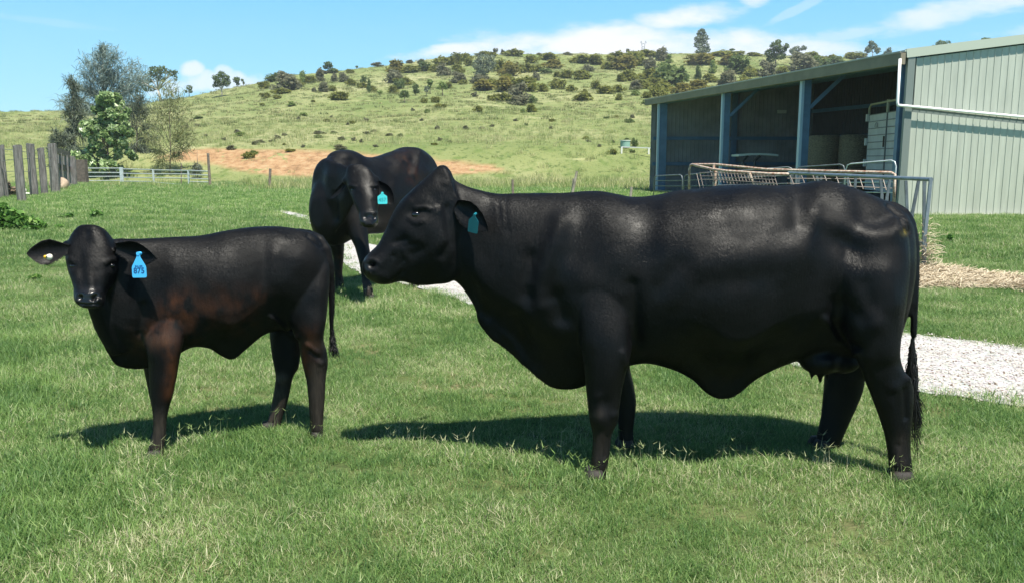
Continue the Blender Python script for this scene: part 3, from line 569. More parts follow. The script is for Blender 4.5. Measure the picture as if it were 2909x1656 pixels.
# ---- the cow behind, three-quarter view
def back_cow():
    r2 = zr(860, 380, 2.912); mb = MB(); O = Vector((-2.15, 9.45, 0)); bk = Vector((0.5, 0.866, 0)); lt = Vector((0.866, -0.5, 0))
    T = [(-.06,1.12,.80,.10,0),(.04,1.34,.64,.20,.1),(.18,1.50,.58,.28,.1),(.34,1.64,.60,.31,.05),(.50,1.66,.64,.325,.05),(.70,1.60,.66,.35,.08),(.95,1.58,.66,.40,.18),(1.2,1.62,.68,.39,.10),(1.45,1.68,.72,.36,.02),(1.65,1.715,.80,.335,-.03),(1.85,1.69,.85,.29,-.03),(2.02,1.60,.95,.22,0),(2.12,1.42,1.05,.10,0)]
    loft(mb, [(O+bk*s+Vector((0, 0, a)), O+bk*s+Vector((0, 0, b)), w, egg, .1) for s, a, b, w, egg in T], lt, 4, 40, 2.2)
    def limb(pts, rad): mb.tube([Vector(p) for p in pts], rad, 14)
    limb([(-1.84,9.62,1.1),(-1.78,9.56,.82),(-1.70,9.48,.60),(-1.655,9.42,.42),(-1.655,9.40,.22),(-1.62,9.36,.10),(-1.61,9.35,.02)], [.14,.13,.085,.066,.048,.055,.055])
    limb([(-2.10,9.80,1.1),(-2.08,9.84,.82),(-2.07,9.88,.60),(-2.06,9.9,.42),(-2.06,9.9,.22),(-2.05,9.9,.10),(-2.05,9.9,.02)], [.15,.14,.09,.068,.05,.055,.055])
    limb([(-1.32,10.7,1.2),(-1.27,10.66,.95),(-1.22,10.62,.70),(-1.17,10.55,.52),(-1.19,10.4,.25),(-1.21,10.3,.10),(-1.21,10.28,.02)], [.17,.15,.10,.07,.05,.055,.055])
    limb([(-1.50,11.0,1.2),(-1.50,11.0,.95),(-1.50,10.98,.70),(-1.49,11.05,.52),(-1.51,10.95,.25),(-1.52,10.9,.10),(-1.52,10.88,.02)], [.17,.15,.10,.07,.05,.055,.055])
    # neck, brisket, hump
    nk = [(O+bk*.40, 1.64, .60, .27), (O+bk*.22+lt*.05, 1.60, .58, .26), (Vector((-2.08, 9.50, 0)), 1.57, .66, .25), (Vector((-1.93, 9.33, 0)), 1.53, .80, .21), (Vector((-1.80, 9.18, 0)), 1.49, .98, .17), (Vector((-1.70, 9.06, 0)), 1.44, 1.10, .12), (Vector((-1.66, 9.0, 0)), 1.38, 1.2, .06)]
    loft(mb, [(c+Vector((0, 0, a)), c+Vector((0, 0, b)), w, .05, .45) for c, a, b, w in nk], (.85, -.53, 0), 5, 30, 2.2); ball(mb, O+bk*.38+Vector((0, 0, 1.56)), (.18, .22, .10))
    H = [((400,262),(490,272),.05),((372,300),(545,295),.10),((362,350),(595,345),.13),((368,410),(622,400),.145),((380,465),(632,455),.15),((402,520),(632,510),.145),((422,580),(630,570),.125),((446,630),(622,622),.105),((468,670),(622,662),.092),((470,710),(624,702),.085),((476,750),(618,745),.07),((510,778),(595,775),.04)]
    head_front(mb, [(r2(*a), r2(*b), w) for a, b, w in H], 8.98, 8.66, 3.1)
    for p in ((360, 390), (610, 385)): ball(mb, Wp(*r2(*p), 9.0), .05)
    V, F = fuse(mb, 0.014, 9)
    R2 = lambda *p: [r2(*q) for q in p]
    ops = [(R2((410,460)), 7, -.016), (R2((598,462)), 7, -.016), (R2((390,430),(430,440)), 4, .016), (R2((575,432),(615,432)), 4, .016), (R2((480,420),(545,640)), 14, .004), (R2((450,500),(490,640)), 9, -.006), (R2((585,560),(600,630)), 7, -.008),
           (R2((520,690)), 4, -.022), (R2((592,695)), 4, -.022), (R2((480,760),(540,775),(605,765)), 2, -.014), (R2((520,655),(600,655)), 5, .014), (R2((500,730)), 5, .010), (R2((965,150),(945,250),(930,330)), 12, .022),
           (R2((900,230),(880,300)), 20, -.020), (R2((780,180),(870,200)), 10, .018), (R2((800,260)), 24, .015), (R2((640,280),(700,400)), 14, -.012), (R2((930,110)), 9, .02), (R2((1000,200),(1040,260)), 12, -.014), (R2((230,360),(200,520)), 18, .02), (R2((330,560),(350,700)), 22, .02), (R2((270,500),(280,700)), 9, -.02), (R2((440,300),(520,300)), 12, .006)]
    V = sculpt(V, F, ops, 1); V = rough_up(V, F, 0.010, 4.5, 15); V[:, 2] = np.maximum(V[:, 2], 0.012)
    P = [(V, F), ear_blade(Wp(*r2(392, 385), 8.98), Wp(*r2(225, 535), 9.10), Vector((-.35, -.1, -.9)), (-.35, -1, -.3), .155, .04, .014),
         ear_blade(Wp(*r2(600, 400), 8.98), Wp(*r2(742, 590), 8.90), Vector((.75, -.1, .45)), (-.25, -1, -.2), .19, .045, .014)]
    n = 0; VV = []; FF = []
    for v, f in P: VV.append(v); FF.append(f+n); n += len(v)
    V = np.concatenate(VV); F = np.concatenate(FF)
    A = {'rust': mask(V, [(R2((840,200)), 24, .2), (R2((900,330),(980,400)), 26, .2), (R2((320,1040),(330,1150)), 12, .6)]), 'wet': mask(V, [(R2((540,690),(600,720)), 14, 1), (R2((500,730)), 8, 1)]), 'mud': mask(V, [(R2((530,1240),(530,1370)), 14, .5), (R2((290,1260)), 14, .3)])}
    base = Vector((-1.8, 10.2, 0)); root = empty('cow', base, 'black cow standing behind the others facing the camera, bright turquoise ear tag 457', 'cow')
    def fin(o): o.matrix_parent_inverse = Matrix.Translation(-base); return o
    fin(body_obj('body', root, V, F, coat('coat_back_cow', 0.44), A)); fin(fur(root, V, F, A, coat('hair_back_cow', 0.42, (0.003, 0.003, 0.0036), 0.22, False), 150000, 3, (.5, .866, 0), .020, .0028, avoid=[(surf(V, *r2(x, y), r=2.5), .028) for x, y in ((412, 465), (598, 465))]))
    for px, py in ((412, 465), (598, 465)):
        p = surf(V, *r2(px, py), r=2.5); eb = MB(); ball(eb, p+Vector((0, 0.015, 0)), (.024, .02, .018), 16); fin(eb.build('eye', M_EYE, root, True))
    fin(ear_tag(root, Wp(*r2(657, 490), 8.82), 0.100, 0.118, (0, -1, 0), M_TAGT, 0.02, None, 0.30, [('457', 0.052, -0.075, M_INK2, 0.001)]))
    for c in ((-1.61,9.35),(-2.05,9.9),(-1.21,10.28),(-1.52,10.88)): fin(hoof(root, (c[0], c[1], 0), (-.5, -.87, 0), .13, .12, .055))
    return root
big_cow(); calf(); back_cow()
# ------------------------------------------------------------------ terrain
_skx = [-1500, -500, 0, 180, 390, 560, 730, 840, 945, 1140, 1250, 1365, 1500, 1900, 2160, 2400, 2560, 3100, 4200]
_sky = [330, 326, 318, 316, 298, 272, 240, 212, 204, 182, 166, 155, 153, 153, 155, 166, 176, 200, 230]
_rx = [-1500, 0, 400, 900, 1300, 2200, 3000, 4200]; _rr = [170, 170, 185, 230, 280, 300, 290, 280]
def hnoise(X, Y):
    return (np.sin(X*.071+1.3)*np.cos(Y*.053+.4)+.6*np.sin(X*.13+Y*.11)+.35*np.sin(X*.31-Y*.22+2)+.2*np.cos(X*.6+Y*.5))
def terr(X, Y):
    X = np.asarray(X, float); Y = np.asarray(Y, float); Ys = np.maximum(Y, 20.0)
    px = CX+FS*X/Ys/0.99; R = np.interp(px, _rx, _rr); sy = np.interp(px, _skx, _sky)
    du = (CY-sy)/FS; zr_ = CAMH+(-_s+du*_c)*(R/(_c+du*_s))
    def ss(a, b, x): t = np.clip((x-a)/(b-a), 0, 1); return t*t*(3-2*t)
    b = 2.3*ss(60.5, 73, Y)
    u = np.clip((Y-66)/(R-66), 0, 1.6); g = np.where(u < 1, 0.42*u+0.58*u**1.7, 1-0.15*(u-1))
    z = b+np.where(Y > 66, (zr_-b)*g, 0)
    z = z+0.33*hnoise(X, Y)*ss(75, 130, Y)*(1-ss(.93, 1.0, u)*.7)
    z = z+0.05*hnoise(X*3, Y*3)*ss(30, 50, Y)
    return z
def terr1(x, y): return float(terr(np.array([x]), np.array([y]))[0])
def hit(px, py, y0=18.0):                              # where the ray through a pixel meets the land
    dx = (px-CX)/FS; du = (CY-py)/FS; dY = _c+du*_s; dZ = -_s+du*_c
    Y = np.concatenate([np.arange(y0, 80, .1), np.arange(80, 420, .3)]); t = Y/dY; Z = CAMH+dZ*t; T = terr(dx*t, Y)
    i = np.where(Z <= T)[0]
    if len(i) == 0: i = [int(np.argmin(Z-T))]
    y = Y[i[0]]; t = y/dY; return Vector((dx*t, y, float(T[i[0]])))
D = lambda *p: [(x*1.13722, y*1.13722) for x, y in p]  # overview crop -> photo pixels
def gpoly(pts, z=0.0): return [Gp(x, y, z) for x, y in pts]
GR_UP = D((700,524),(765,538),(905,606),(1180,664),(1500,716),(1960,786),(2250,829),(2558,866),(3000,912),(3900,990))
GR_LO = D((3900,1190),(3000,1078),(2558,1016),(2300,979),(1960,905),(1560,832),(1180,760),(1050,718),(905,688),(850,650),(800,585),(765,549),(700,530))
def inpoly(x, y, P):
    x = np.asarray(x); y = np.asarray(y); r = np.zeros(x.shape, bool); n = len(P)
    for i in range(n):
        x1, y1 = P[i][0], P[i][1]; x2, y2 = P[(i+1) % n][0], P[(i+1) % n][1]
        c = ((y1 > y) != (y2 > y)) & (x < (x2-x1)*(y-y1)/((y2-y1) if y2 != y1 else 1e-9)+x1); r ^= c
    return r
def ground():
    A = np.linspace(-1.05, 1.15, 560); A = A*(1+0.25*np.abs(A))
    Y = np.concatenate([np.linspace(-6, 10, 18), np.geomspace(10.4, 620, 330)]); 
    Xg = A[None, :]*(Y[:, None]+8); Yg = np.repeat(Y[:, None], len(A), 1)
    Z = terr(Xg, Yg); V = np.stack([Xg, Yg, Z], 2).reshape(-1, 3); n = len(A)
    i, j = np.meshgrid(np.arange(len(Y)-1), np.arange(n-1), indexing='ij'); a = (i*n+j).ravel(); F = np.stack([a, a+1, a+n+1, a+n], 1)
    # bare earth of the bank: masks in plan
    x, y = V[:, 0], V[:, 1]; px = CX+FS*x/np.maximum(y, 20)/0.99
    nn = hnoise(x*2.3, y*2.9)*.9+hnoise(x*.9+5, y*1.1)*.8
    def ss(a, b, t): t = np.clip((t-a)/(b-a), 0, 1); return t*t*(3-2*t)
    hi = np.interp(px, [300, 385, 560, 940, 1250, 1400, 1520], [61, 67.5, 71.6, 70.8, 68, 66.5, 63]); lo = np.interp(px, [300, 500, 620, 760, 940, 1250, 1380, 1520], [68, 67.5, 66.3, 63.6, 62.6, 63.0, 64.2, 64.5])
    dirt = ss(0, .9, y-lo+nn*.5)*ss(0, .7, hi-y+nn*.4)*ss(360, 430, px)*(1-ss(1480, 1530, px)); dirt = np.where(y > 50, dirt, 0)
    me = np_mesh('ground', V, F, None, None, True, {'dirt': ('POINT', dirt)}); tag(me, kind='structure')
    m = bpy.data.materials.new('grassland'); m.use_nodes = True; nt = m.node_tree; N = nt.nodes; L = nt.links; b = N['Principled BSDF']; b.inputs['Roughness'].default_value = 0.95; b.inputs['Specular IOR Level'].default_value = 0.1
    g = N.new('ShaderNodeNewGeometry')
    def nz(sc, det=4, st=(1, 1, 1), ro=.6):
        mp = N.new('ShaderNodeMapping'); mp.inputs['Scale'].default_value = st; L.new(g.outputs['Position'], mp.inputs[0])
        n = N.new('ShaderNodeTexNoise'); n.inputs['Scale'].default_value = sc; n.inputs['Detail'].default_value = det; n.inputs['Roughness'].default_value = ro; L.new(mp.outputs[0], n.inputs['Vector']); return n.outputs['Fac']
    def ramp(f, *st):
        r = N.new('ShaderNodeValToRGB'); e = r.color_ramp.elements
        while len(e) < len(st): e.new(0.5)
        for k, (p, c) in enumerate(st): e[k].position = p; e[k].color = (*c, 1)
        L.new(f, r.inputs[0]); return r.outputs[0]
    def mixc(f, a, c, mode='MIX'):
        x = N.new('ShaderNodeMixRGB'); x.blend_type = mode
        if isinstance(f, float): x.inputs[0].default_value = f
        else: L.new(f, x.inputs[0])
        for k, q in ((1, a), (2, c)):
            if isinstance(q, tuple): x.inputs[k].default_value = (*q, 1)
            else: L.new(q, x.inputs[k])
        return x.outputs[0]
    sp = N.new('ShaderNodeSeparateXYZ'); L.new(g.outputs['Position'], sp.inputs[0])
    def rng(f, a, b_): r = N.new('ShaderNodeMapRange'); r.interpolation_type = 'SMOOTHSTEP'; r.inputs[1].default_value = a; r.inputs[2].default_value = b_; L.new(f, r.inputs[0]); return r.outputs[0]
    hill = ramp(nz(.05, 6, (1, .6, 1)), (.34, (.135, .175, .060)), (.5, (.20, .225, .092)), (.66, (.28, .28, .145)))
    hill = mixc(rng(nz(.9, 6, (1, .55, 1)), .50, .68), hill, (.12, .165, .052)); hill = mixc(rng(nz(.16, 6, (.5, 1.6, 1)), .58, .75), hill, (.37, .36, .20))
    hill = mixc(rng(nz(2.6, 4, (1, .5, 1)), .54, .66), hill, (.085, .12, .04))
    plain = ramp(nz(.35, 5), (.3, (.16, .255, .07)), (.55, (.235, .335, .10)), (.75, (.33, .385, .16)))
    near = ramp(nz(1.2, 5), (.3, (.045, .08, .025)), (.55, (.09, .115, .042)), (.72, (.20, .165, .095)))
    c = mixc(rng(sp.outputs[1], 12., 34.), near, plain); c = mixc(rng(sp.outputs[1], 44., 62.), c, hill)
    dm = N.new('ShaderNodeAttribute'); dm.attribute_name = 'dirt'
    br = N.new('ShaderNodeMath'); br.operation = 'MULTIPLY'; L.new(dm.outputs['Fac'], br.inputs[0]); L.new(rng(nz(.8, 7, (1, .5, 1), .7), .33, .42), br.inputs[1])
    c = mixc(br.outputs[0], c, ramp(nz(1.6, 6), (.3, (.18, .11, .06)), (.5, (.33, .205, .11)), (.7, (.38, .28, .165))))
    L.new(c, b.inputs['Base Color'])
    bp = N.new('ShaderNodeBump'); bp.inputs['Distance'].default_value = 0.25; bp.inputs['Strength'].default_value = 0.8; L.new(nz(2.2, 5), bp.inputs['Height']); L.new(bp.outputs[0], b.inputs['Normal'])
    me.data.materials.append(m)
ground()
def gravel():
    rnd = random.Random(2); up = gpoly(GR_UP, 0.012); lo = gpoly(GR_LO, 0.012)[::-1]
    def dense(P, n=260):
        P = np.array(P); s = np.concatenate([[0], np.cumsum(np.linalg.norm(np.diff(P, axis=0), axis=1))]); t = np.linspace(0, s[-1], n)
        return np.stack([np.interp(t, s, P[:, k]) for k in range(3)], 1)
    U = dense(up); Lo = dense(lo); V = []; K = 14
    for i in range(260):
        e1 = 0.05*math.sin(i*.7)+rnd.uniform(-.05, .05); e2 = 0.05*math.sin(i*.45+1)+rnd.uniform(-.05, .05)
        a = U[i]+(U[i]-Lo[i])*e1*.3; b = Lo[i]+(Lo[i]-U[i])*e2*.3
        for k in range(K): V.append(a+(b-a)*k/(K-1))
    V = np.array(V); i, j = np.meshgrid(np.arange(259), np.arange(K-1), indexing='ij'); a = (i*K+j).ravel(); F = np.stack([a, a+K, a+K+1, a+1], 1)
    m = bpy.data.materials.new('white_gravel'); m.use_nodes = True; nt = m.node_tree; N = nt.nodes; L = nt.links; b = N['Principled BSDF']; b.inputs['Roughness'].default_value = .9
    tc = N.new('ShaderNodeTexCoord'); vo = N.new('ShaderNodeTexVoronoi'); vo.inputs['Scale'].default_value = 34; L.new(tc.outputs['Object'], vo.inputs['Vector'])
    nz = N.new('ShaderNodeTexNoise'); nz.inputs['Scale'].default_value = 9; nz.inputs['Detail'].default_value = 8; nz.inputs['Roughness'].default_value = .75; L.new(tc.outputs['Object'], nz.inputs['Vector'])
    rp = N.new('ShaderNodeValToRGB'); e = rp.color_ramp.elements; e[0].position = .30; e[0].color = (.20, .15, .11, 1); e[1].position = .42; e[1].color = (.36, .325, .30, 1); x = e.new(.7); x.color = (.52, .48, .45, 1)
    L.new(nz.outputs['Fac'], rp.inputs[0]); mx = N.new('ShaderNodeMixRGB'); mx.blend_type = 'MULTIPLY'; mx.inputs[0].default_value = .35; L.new(rp.outputs[0], mx.inputs[1]); L.new(vo.outputs['Color'], mx.inputs[2])
    hsv = N.new('ShaderNodeHueSaturation'); hsv.inputs['Saturation'].default_value = .35; hsv.inputs['Value'].default_value = 1.15; L.new(mx.outputs[0], hsv.inputs['Color']); L.new(hsv.outputs[0], b.inputs['Base Color'])
    bp = N.new('ShaderNodeBump'); bp.inputs['Distance'].default_value = .012; bp.invert = True; L.new(vo.outputs['Distance'], bp.inputs['Height']); L.new(bp.outputs[0], b.inputs['Normal'])
    o = np_mesh('gravel_drive', V, F, m, None, False); tag(o, kind='structure')
gravel()
GRP = [(p.x, p.y) for p in gpoly(GR_UP)+gpoly(GR_LO)]
def hay_poly(): return gpoly([(2560, 800), (2612, 764), (2680, 768), (2790, 783), (2930, 798), (3100, 812), (3100, 860), (2909, 826), (2800, 818), (2640, 818), (2560, 820)])
HAYP = [(p.x, p.y) for p in hay_poly()]
def pebbles():
    r = np.random.RandomState(3); P = []
    for k in range(3):
        mb = MB(); ball(mb, (0, 0, .003), (.013, .010, .007), 8); me = bpy.data.meshes.new('stone'); me.from_pydata([tuple(np.array(v)*(1+.25*r.uniform(-1, 1))) for v in mb.v], [], mb.f); me.update(); P.append(me)
    G = np.array(GRP); n = 60000; y = 5+13*r.uniform(size=n)**1.5; x = y*r.uniform(-.4, .95, n); ok = inpoly(x+r.normal(0, .06, n), y+r.normal(0, .06, n), GRP); x, y = x[ok][:11000], y[ok][:11000]
    m = bpy.data.materials.new('stones'); m.use_nodes = True; nt = m.node_tree; oi = nt.nodes.new('ShaderNodeObjectInfo'); rp = nt.nodes.new('ShaderNodeValToRGB'); e = rp.color_ramp.elements; e[0].color = (.16, .10, .06, 1); e[0].position = .04; e[1].color = (.42, .38, .35, 1); e[1].position = .16; q = e.new(1.0); q.color = (.62, .58, .55, 1)
    nt.links.new(oi.outputs['Random'], rp.inputs[0]); nt.links.new(rp.outputs[0], nt.nodes['Principled BSDF'].inputs['Base Color']); nt.nodes['Principled BSDF'].inputs['Roughness'].default_value = .9
    o = scatter('gravel_stones', np.stack([x, y, np.full(len(x), .014)], 1), r.uniform(0, 6.28, len(x)), r.uniform(.25, .85, len(x)), r.choice(3, len(x)), P, m); tag(o, kind='stuff')

# ------------------------------------------------------------------ grass (one object, blades instanced)
def tuft_mesh(name, seed, nb, rad, h, wid, droop=0.5, straw=0.12, seedhead=0):
    r = np.random.RandomState(seed); V = []; F = []; S = []
    def strip(P, w, sh, side):
        b = len(V); n = len(P)
        for k, p in enumerate(P):
            ww = w*(1-(k/(n-1))**1.6)+.0002; V.append(p-side*ww/2); V.append(p+side*ww/2)
        for k in range(n-1): F.append((b+2*k, b+2*k+1, b+2*k+3, b+2*k+2)); S.append(sh)
    for i in range(nb):
        a = r.uniform(0, 6.283); q = rad*math.sqrt(r.uniform()); base = np.array([q*math.cos(a), q*math.sin(a), -0.004]); la = r.uniform(0, 6.283); d = np.array([math.cos(la), math.sin(la), 0]); side = np.array([-d[1], d[0], 0])
        side = side*math.cos(.6)+np.array([0, 0, 0])+d*math.sin(.6)*r.uniform(-1, 1); side /= np.linalg.norm(side)
        L = h*r.uniform(.45, 1.15); bend = r.uniform(.15, 1.0)*droop; P = []
        for k in range(4):
            t = k/3; P.append(base+d*L*(bend*1.1*t*t+.12*t)+np.array([0, 0, L*(t-.45*bend*t*t)]))
        u = r.uniform(); sh = r.uniform(.78, 1.0) if u < straw else r.uniform(0, .70)
        strip(P, wid*r.uniform(.6, 1.3), sh, side)
    for i in range(seedhead):
        a = r.uniform(0, 6.283); q = rad*r.uniform(); base = np.array([q*math.cos(a), q*math.sin(a), 0]); d = np.array([r.uniform(-.3, .3), r.uniform(-.3, .3), 0]); L = h*r.uniform(1.5, 2.3)
        top = base+d*L*.6+np.array([0, 0, L*.9]); side = np.array([1, 0, 0.])
        strip([base, base+d*L*.25+np.array([0, 0, L*.5]), top], .0016, .9, side)
        for k in range(r.randint(2, 5)):
            an = r.uniform(0, 6.283); e = np.array([math.cos(an), math.sin(an), r.uniform(.1, .9)])*L*.26; strip([top, top+e*.5, top+e], .0026, .82, np.cross(e, [0, 0, 1.])/max(np.linalg.norm(np.cross(e, [0, 0, 1.])), 1e-6))
    V = np.array(V); F = np.array(F); me = bpy.data.meshes.new(name); n, k = F.shape
    me.vertices.add(len(V)); me.vertices.foreach_set('co', V.astype(np.float32).ravel()); me.loops.add(n*k); me.loops.foreach_set('vertex_index', F.astype(np.int32).ravel())
    me.polygons.add(n); me.polygons.foreach_set('loop_start', np.arange(0, n*k, k, dtype=np.int32)); me.polygons.foreach_set('loop_total', np.full(n, k, dtype=np.int32)); me.update(calc_edges=True)
    at = me.attributes.new('shade', 'FLOAT', 'FACE'); at.data.foreach_set('value', np.array(S, dtype=np.float32))
    return me
def grass_mat():
    m = leaf_mat('grass_blades', (.084, .180, .050), (.255, .39, .112), .45, .45, c3=(.60, .575, .38), nsc=1.1, spec=.35)
    return m
def scatter(name, pts, rot, scl, idx, protos, m):
    """one object: geometry nodes put a tuft on every point of the mesh"""
    for p in protos: p.materials.clear(); p.materials.append(m)
    obs = [bpy.data.objects.new('tuft', p) for p in protos]; coll = bpy.data.collections.new('tufts')
    for o in obs: coll.objects.link(o)
    me = bpy.data.meshes.new(name); n = len(pts); me.vertices.add(n); me.vertices.foreach_set('co', pts.astype(np.float32).ravel())
    for an, arr in (('rz', rot), ('sc', scl)): a = me.attributes.new(an, 'FLOAT', 'POINT'); a.data.foreach_set('value', arr.astype(np.float32))
    a = me.attributes.new('pick', 'INT', 'POINT'); a.data.foreach_set('value', idx.astype(np.int32)); me.update()
    ob = bpy.data.objects.new(name, me); link(ob)
    ng = bpy.data.node_groups.new(name, 'GeometryNodeTree'); ng.interface.new_socket('Geometry', in_out='INPUT', socket_type='NodeSocketGeometry'); ng.interface.new_socket('Geometry', in_out='OUTPUT', socket_type='NodeSocketGeometry')
    N = ng.nodes; L = ng.links; gi = N.new('NodeGroupInput'); go = N.new('NodeGroupOutput'); ins = N.new('GeometryNodeInstanceOnPoints'); ci = N.new('GeometryNodeCollectionInfo')
    ci.inputs['Collection'].default_value = coll; ci.inputs['Separate Children'].default_value = True; ci.inputs['Reset Children'].default_value = True
    def na(nm, ty): x = N.new('GeometryNodeInputNamedAttribute'); x.data_type = ty; x.inputs['Name'].default_value = nm; return x.outputs[0]
    cb = N.new('ShaderNodeCombineXYZ'); L.new(na('rz', 'FLOAT'), cb.inputs[2]); L.new(gi.outputs[0], ins.inputs['Points']); L.new(ci.outputs[0], ins.inputs['Instance']); ins.inputs['Pick Instance'].default_value = True
    L.new(na('pick', 'INT'), ins.inputs['Instance Index']); L.new(cb.outputs[0], ins.inputs['Rotation']); L.new(na('sc', 'FLOAT'), ins.inputs['Scale']); L.new(ins.outputs[0], go.inputs[0])
    md = ob.modifiers.new('scatter', 'NODES'); md.node_group = ng
    return ob
def grass():
    r = np.random.RandomState(7)
    near = [tuft_mesh('g%d' % i, i, 90, .085, .035+.006*i, .0028, .95, .12+.05*(i % 3)) for i in range(4)]
    near.append(tuft_mesh('g4', 14, 60, .09, .062, .0036, .9, .08)); near.append(tuft_mesh('g5', 15, 46, .08, .060, .0036, .9, .3, seedhead=3)); near.append(tuft_mesh('g6', 16, 40, .085, .055, .0036, .9, .3, seedhead=2)); near.append(tuft_mesh('g7', 17, 44, .085, .066, .0036, .9, .25, seedhead=1))
    far = [tuft_mesh('f%d' % i, 30+i, 46, .19, .085+.02*i, .0085, .7, .18) for i in range(3)]
    def sample(y0, y1, dens, wl=.66, wr=.66):
        n = int(dens*(y1*y1-y0*y0)/2*(wl+wr)); y = np.sqrt(r.uniform(y0*y0, y1*y1, n)); x = y*r.uniform(-wl, wr, n); return x, y
    X = []; Y = []; I = []; S = []
    for y0, y1, d, sc in ((2.1, 5, 330, 1.0), (5, 8, 230, 1.1), (8, 13, 120, 1.3)):
        x, y = sample(y0, y1, d, .85, .95); cl = hnoise(x*9, y*9)+hnoise(x*21+3, y*19)*.6
        k = r.choice(8, len(x), p=[.24, .22, .20, .18, .07, .02, .03, .04]); k = np.where(cl > 1.25, 4, k)
        X.append(x); Y.append(y); I.append(k); S.append(sc*r.uniform(.7, 1.25, len(x))*(1+.22*np.clip(cl, -1, 1.2))*np.where(r.uniform(size=len(x)) < .02, 1.35, 1))
    # seeding grass round the hooves and along the edge of the shade
    cx = np.concatenate([r.normal(c[0], .16, n) for c, n in HOOFS]); cy = np.concatenate([r.normal(c[1], .08, n) for c, n in HOOFS]); X.append(cx); Y.append(cy); I.append(r.choice([5, 6, 7, 4, 3, 7, 3, 2], len(cx))); S.append(r.uniform(.9, 1.45, len(cx)))
    for y0, y1, d, sc in ((13, 24, 46, .9), (24, 40, 20, 1.2), (40, 58, 10, 1.7)):
        x, y = sample(y0, y1, d); X.append(x); Y.append(y); I.append(8+r.choice(3, len(x))); S.append(sc*r.uniform(.6, 1.2, len(x)))
    x = np.concatenate(X); y = np.concatenate(Y); i = np.concatenate(I); s = np.concatenate(S)
    ok = ~inpoly(x+r.normal(0, .14, len(x)), y+r.normal(0, .14, len(x)), GRP) & ~(inpoly(x, y, HAYP) & (r.uniform(size=len(x)) < .85)) & ~inpoly(x, y, SHEDP)
    bare = hnoise(x*3.1+2, y*3.3)+.7*hnoise(x*7, y*6.1+1); ok &= ~((bare < -1.35) & (y < 14) & (r.uniform(size=len(x)) < .55))
    x, y, i, s = x[ok], y[ok], i[ok], s[ok]
    o = scatter('grass', np.stack([x, y, terr(x, y)], 1), r.uniform(0, 6.283, len(x)), s, i, near+far, grass_mat()); tag(o, kind='stuff')
    # tall pale grass in the paddock behind the fence and on the lower slope
    p = [tuft_mesh('t%d' % k, 50+k, 40, .35, .34+.1*k, .016, .5, .55) for k in range(3)]
    x, y = sample(44, 60, 2.2, .64, .5); x2, y2 = sample(60, 130, .55, .64, .5); x = np.concatenate([x, x2]); y = np.concatenate([y, y2])
    m = leaf_mat('tall_grass', (.18, .26, .07), (.31, .36, .14), .6, .35, c3=(.52, .48, .27), nsc=.25)
    px = CX+FS*x/y/.99; inb = (px > 420) & (px < 1480) & (y > 61) & (y < 71.5); inb = inb | ((px < 700) & (y < 63)); ok = ~inb | (r.uniform(size=len(x)) < .06)
    o = scatter('tall_grass', np.stack([x, y, terr(x, y)], 1)[ok], r.uniform(0, 6.283, len(x))[ok], r.uniform(.6, 1.4, len(x))[ok], r.choice(3, len(x))[ok], p, m); tag(o, kind='stuff')
    x, y = sample(110, 300, .16, .64, .5); m2 = leaf_mat('hill_grass', (.16, .20, .07), (.26, .28, .12), .7, .35, c3=(.42, .39, .21), nsc=.12); zt = [tuft_mesh('h%d' % k, 70+k, 46, .55, .30, .045, .6, .3) for k in range(2)]
    o = scatter('hill_grass', np.stack([x, y, terr(x, y)], 1), r.uniform(0, 6.283, len(x)), r.uniform(.7, 1.8, len(x)), r.choice(2, len(x)), zt, m2); tag(o, kind='stuff')
HOOFS = []
for q, n in (((1690,1372),34),((2568,1374),38),((1790,1300),14),((2330,1330),26),((442,1300),22),((900,1240),20),((765,1240),16),((1043,850),14),((960,832),10),((1500,1330),14),((1900,1330),16),((2100,1340),20),((1300,1320),10),((600,1260),14),((250,1270),10)):
    g_ = Gp(*q); HOOFS.append(((g_.x, g_.y), n))
SHEDP = [(10.95, 24.1), (20, 24.1), (20, 44), (6.8, 44)]
grass()
pebbles()

# ------------------------------------------------------------------ hay on the ground
M_STRAW = leaf_mat('straw', (.32, .25, .16), (.64, .56, .42), .7, .15)
def hay():
    r = np.random.RandomState(5); V = []; F = []; S = []
    P = np.array(HAYP); x = r.uniform(P[:, 0].min(), P[:, 0].max(), 90000); y = r.uniform(P[:, 1].min(), P[:, 1].max(), 90000); ok = inpoly(x+r.normal(0, .06, len(x)), y+r.normal(0, .06, len(x)), HAYP); x, y = x[ok][:15000], y[ok][:15000]
    leg = Gp(2625, 765); xl = r.normal(leg.x, .07, 380); yl = r.normal(leg.y, .07, 380); zl = np.abs(r.normal(0, .30, 380))*np.exp(-np.abs(xl-leg.x)*4)
    X = np.concatenate([x, xl]); Y = np.concatenate([y, yl]); Z = np.concatenate([np.abs(hnoise(x*5, y*5))*.022*r.uniform(0, 1.2, len(x)), zl])
    for i in range(len(X)):
        a = r.uniform(0, 6.283); e = r.uniform(-.3, .5); L = r.uniform(.06, .22); d = np.array([math.cos(a)*math.cos(e), math.sin(a)*math.cos(e), math.sin(e)])*L; s = np.array([-math.sin(a), math.cos(a), .5])*.0035
        p = np.array([X[i], Y[i], Z[i]+.015]); b = len(V); q = p+d*.5+np.array([0, 0, .015]); V += [p-s, p+s, q+s, q-s, p+d+s, p+d-s]; F += [(b, b+1, b+2, b+3), (b+3, b+2, b+4, b+5)]; u = r.uniform(); S += [u, u]
    o = np_mesh('hay', np.array(V), np.array(F), M_STRAW, None, False, {'shade': ('FACE', np.array(S))}); tag(o, kind='stuff')
hay()

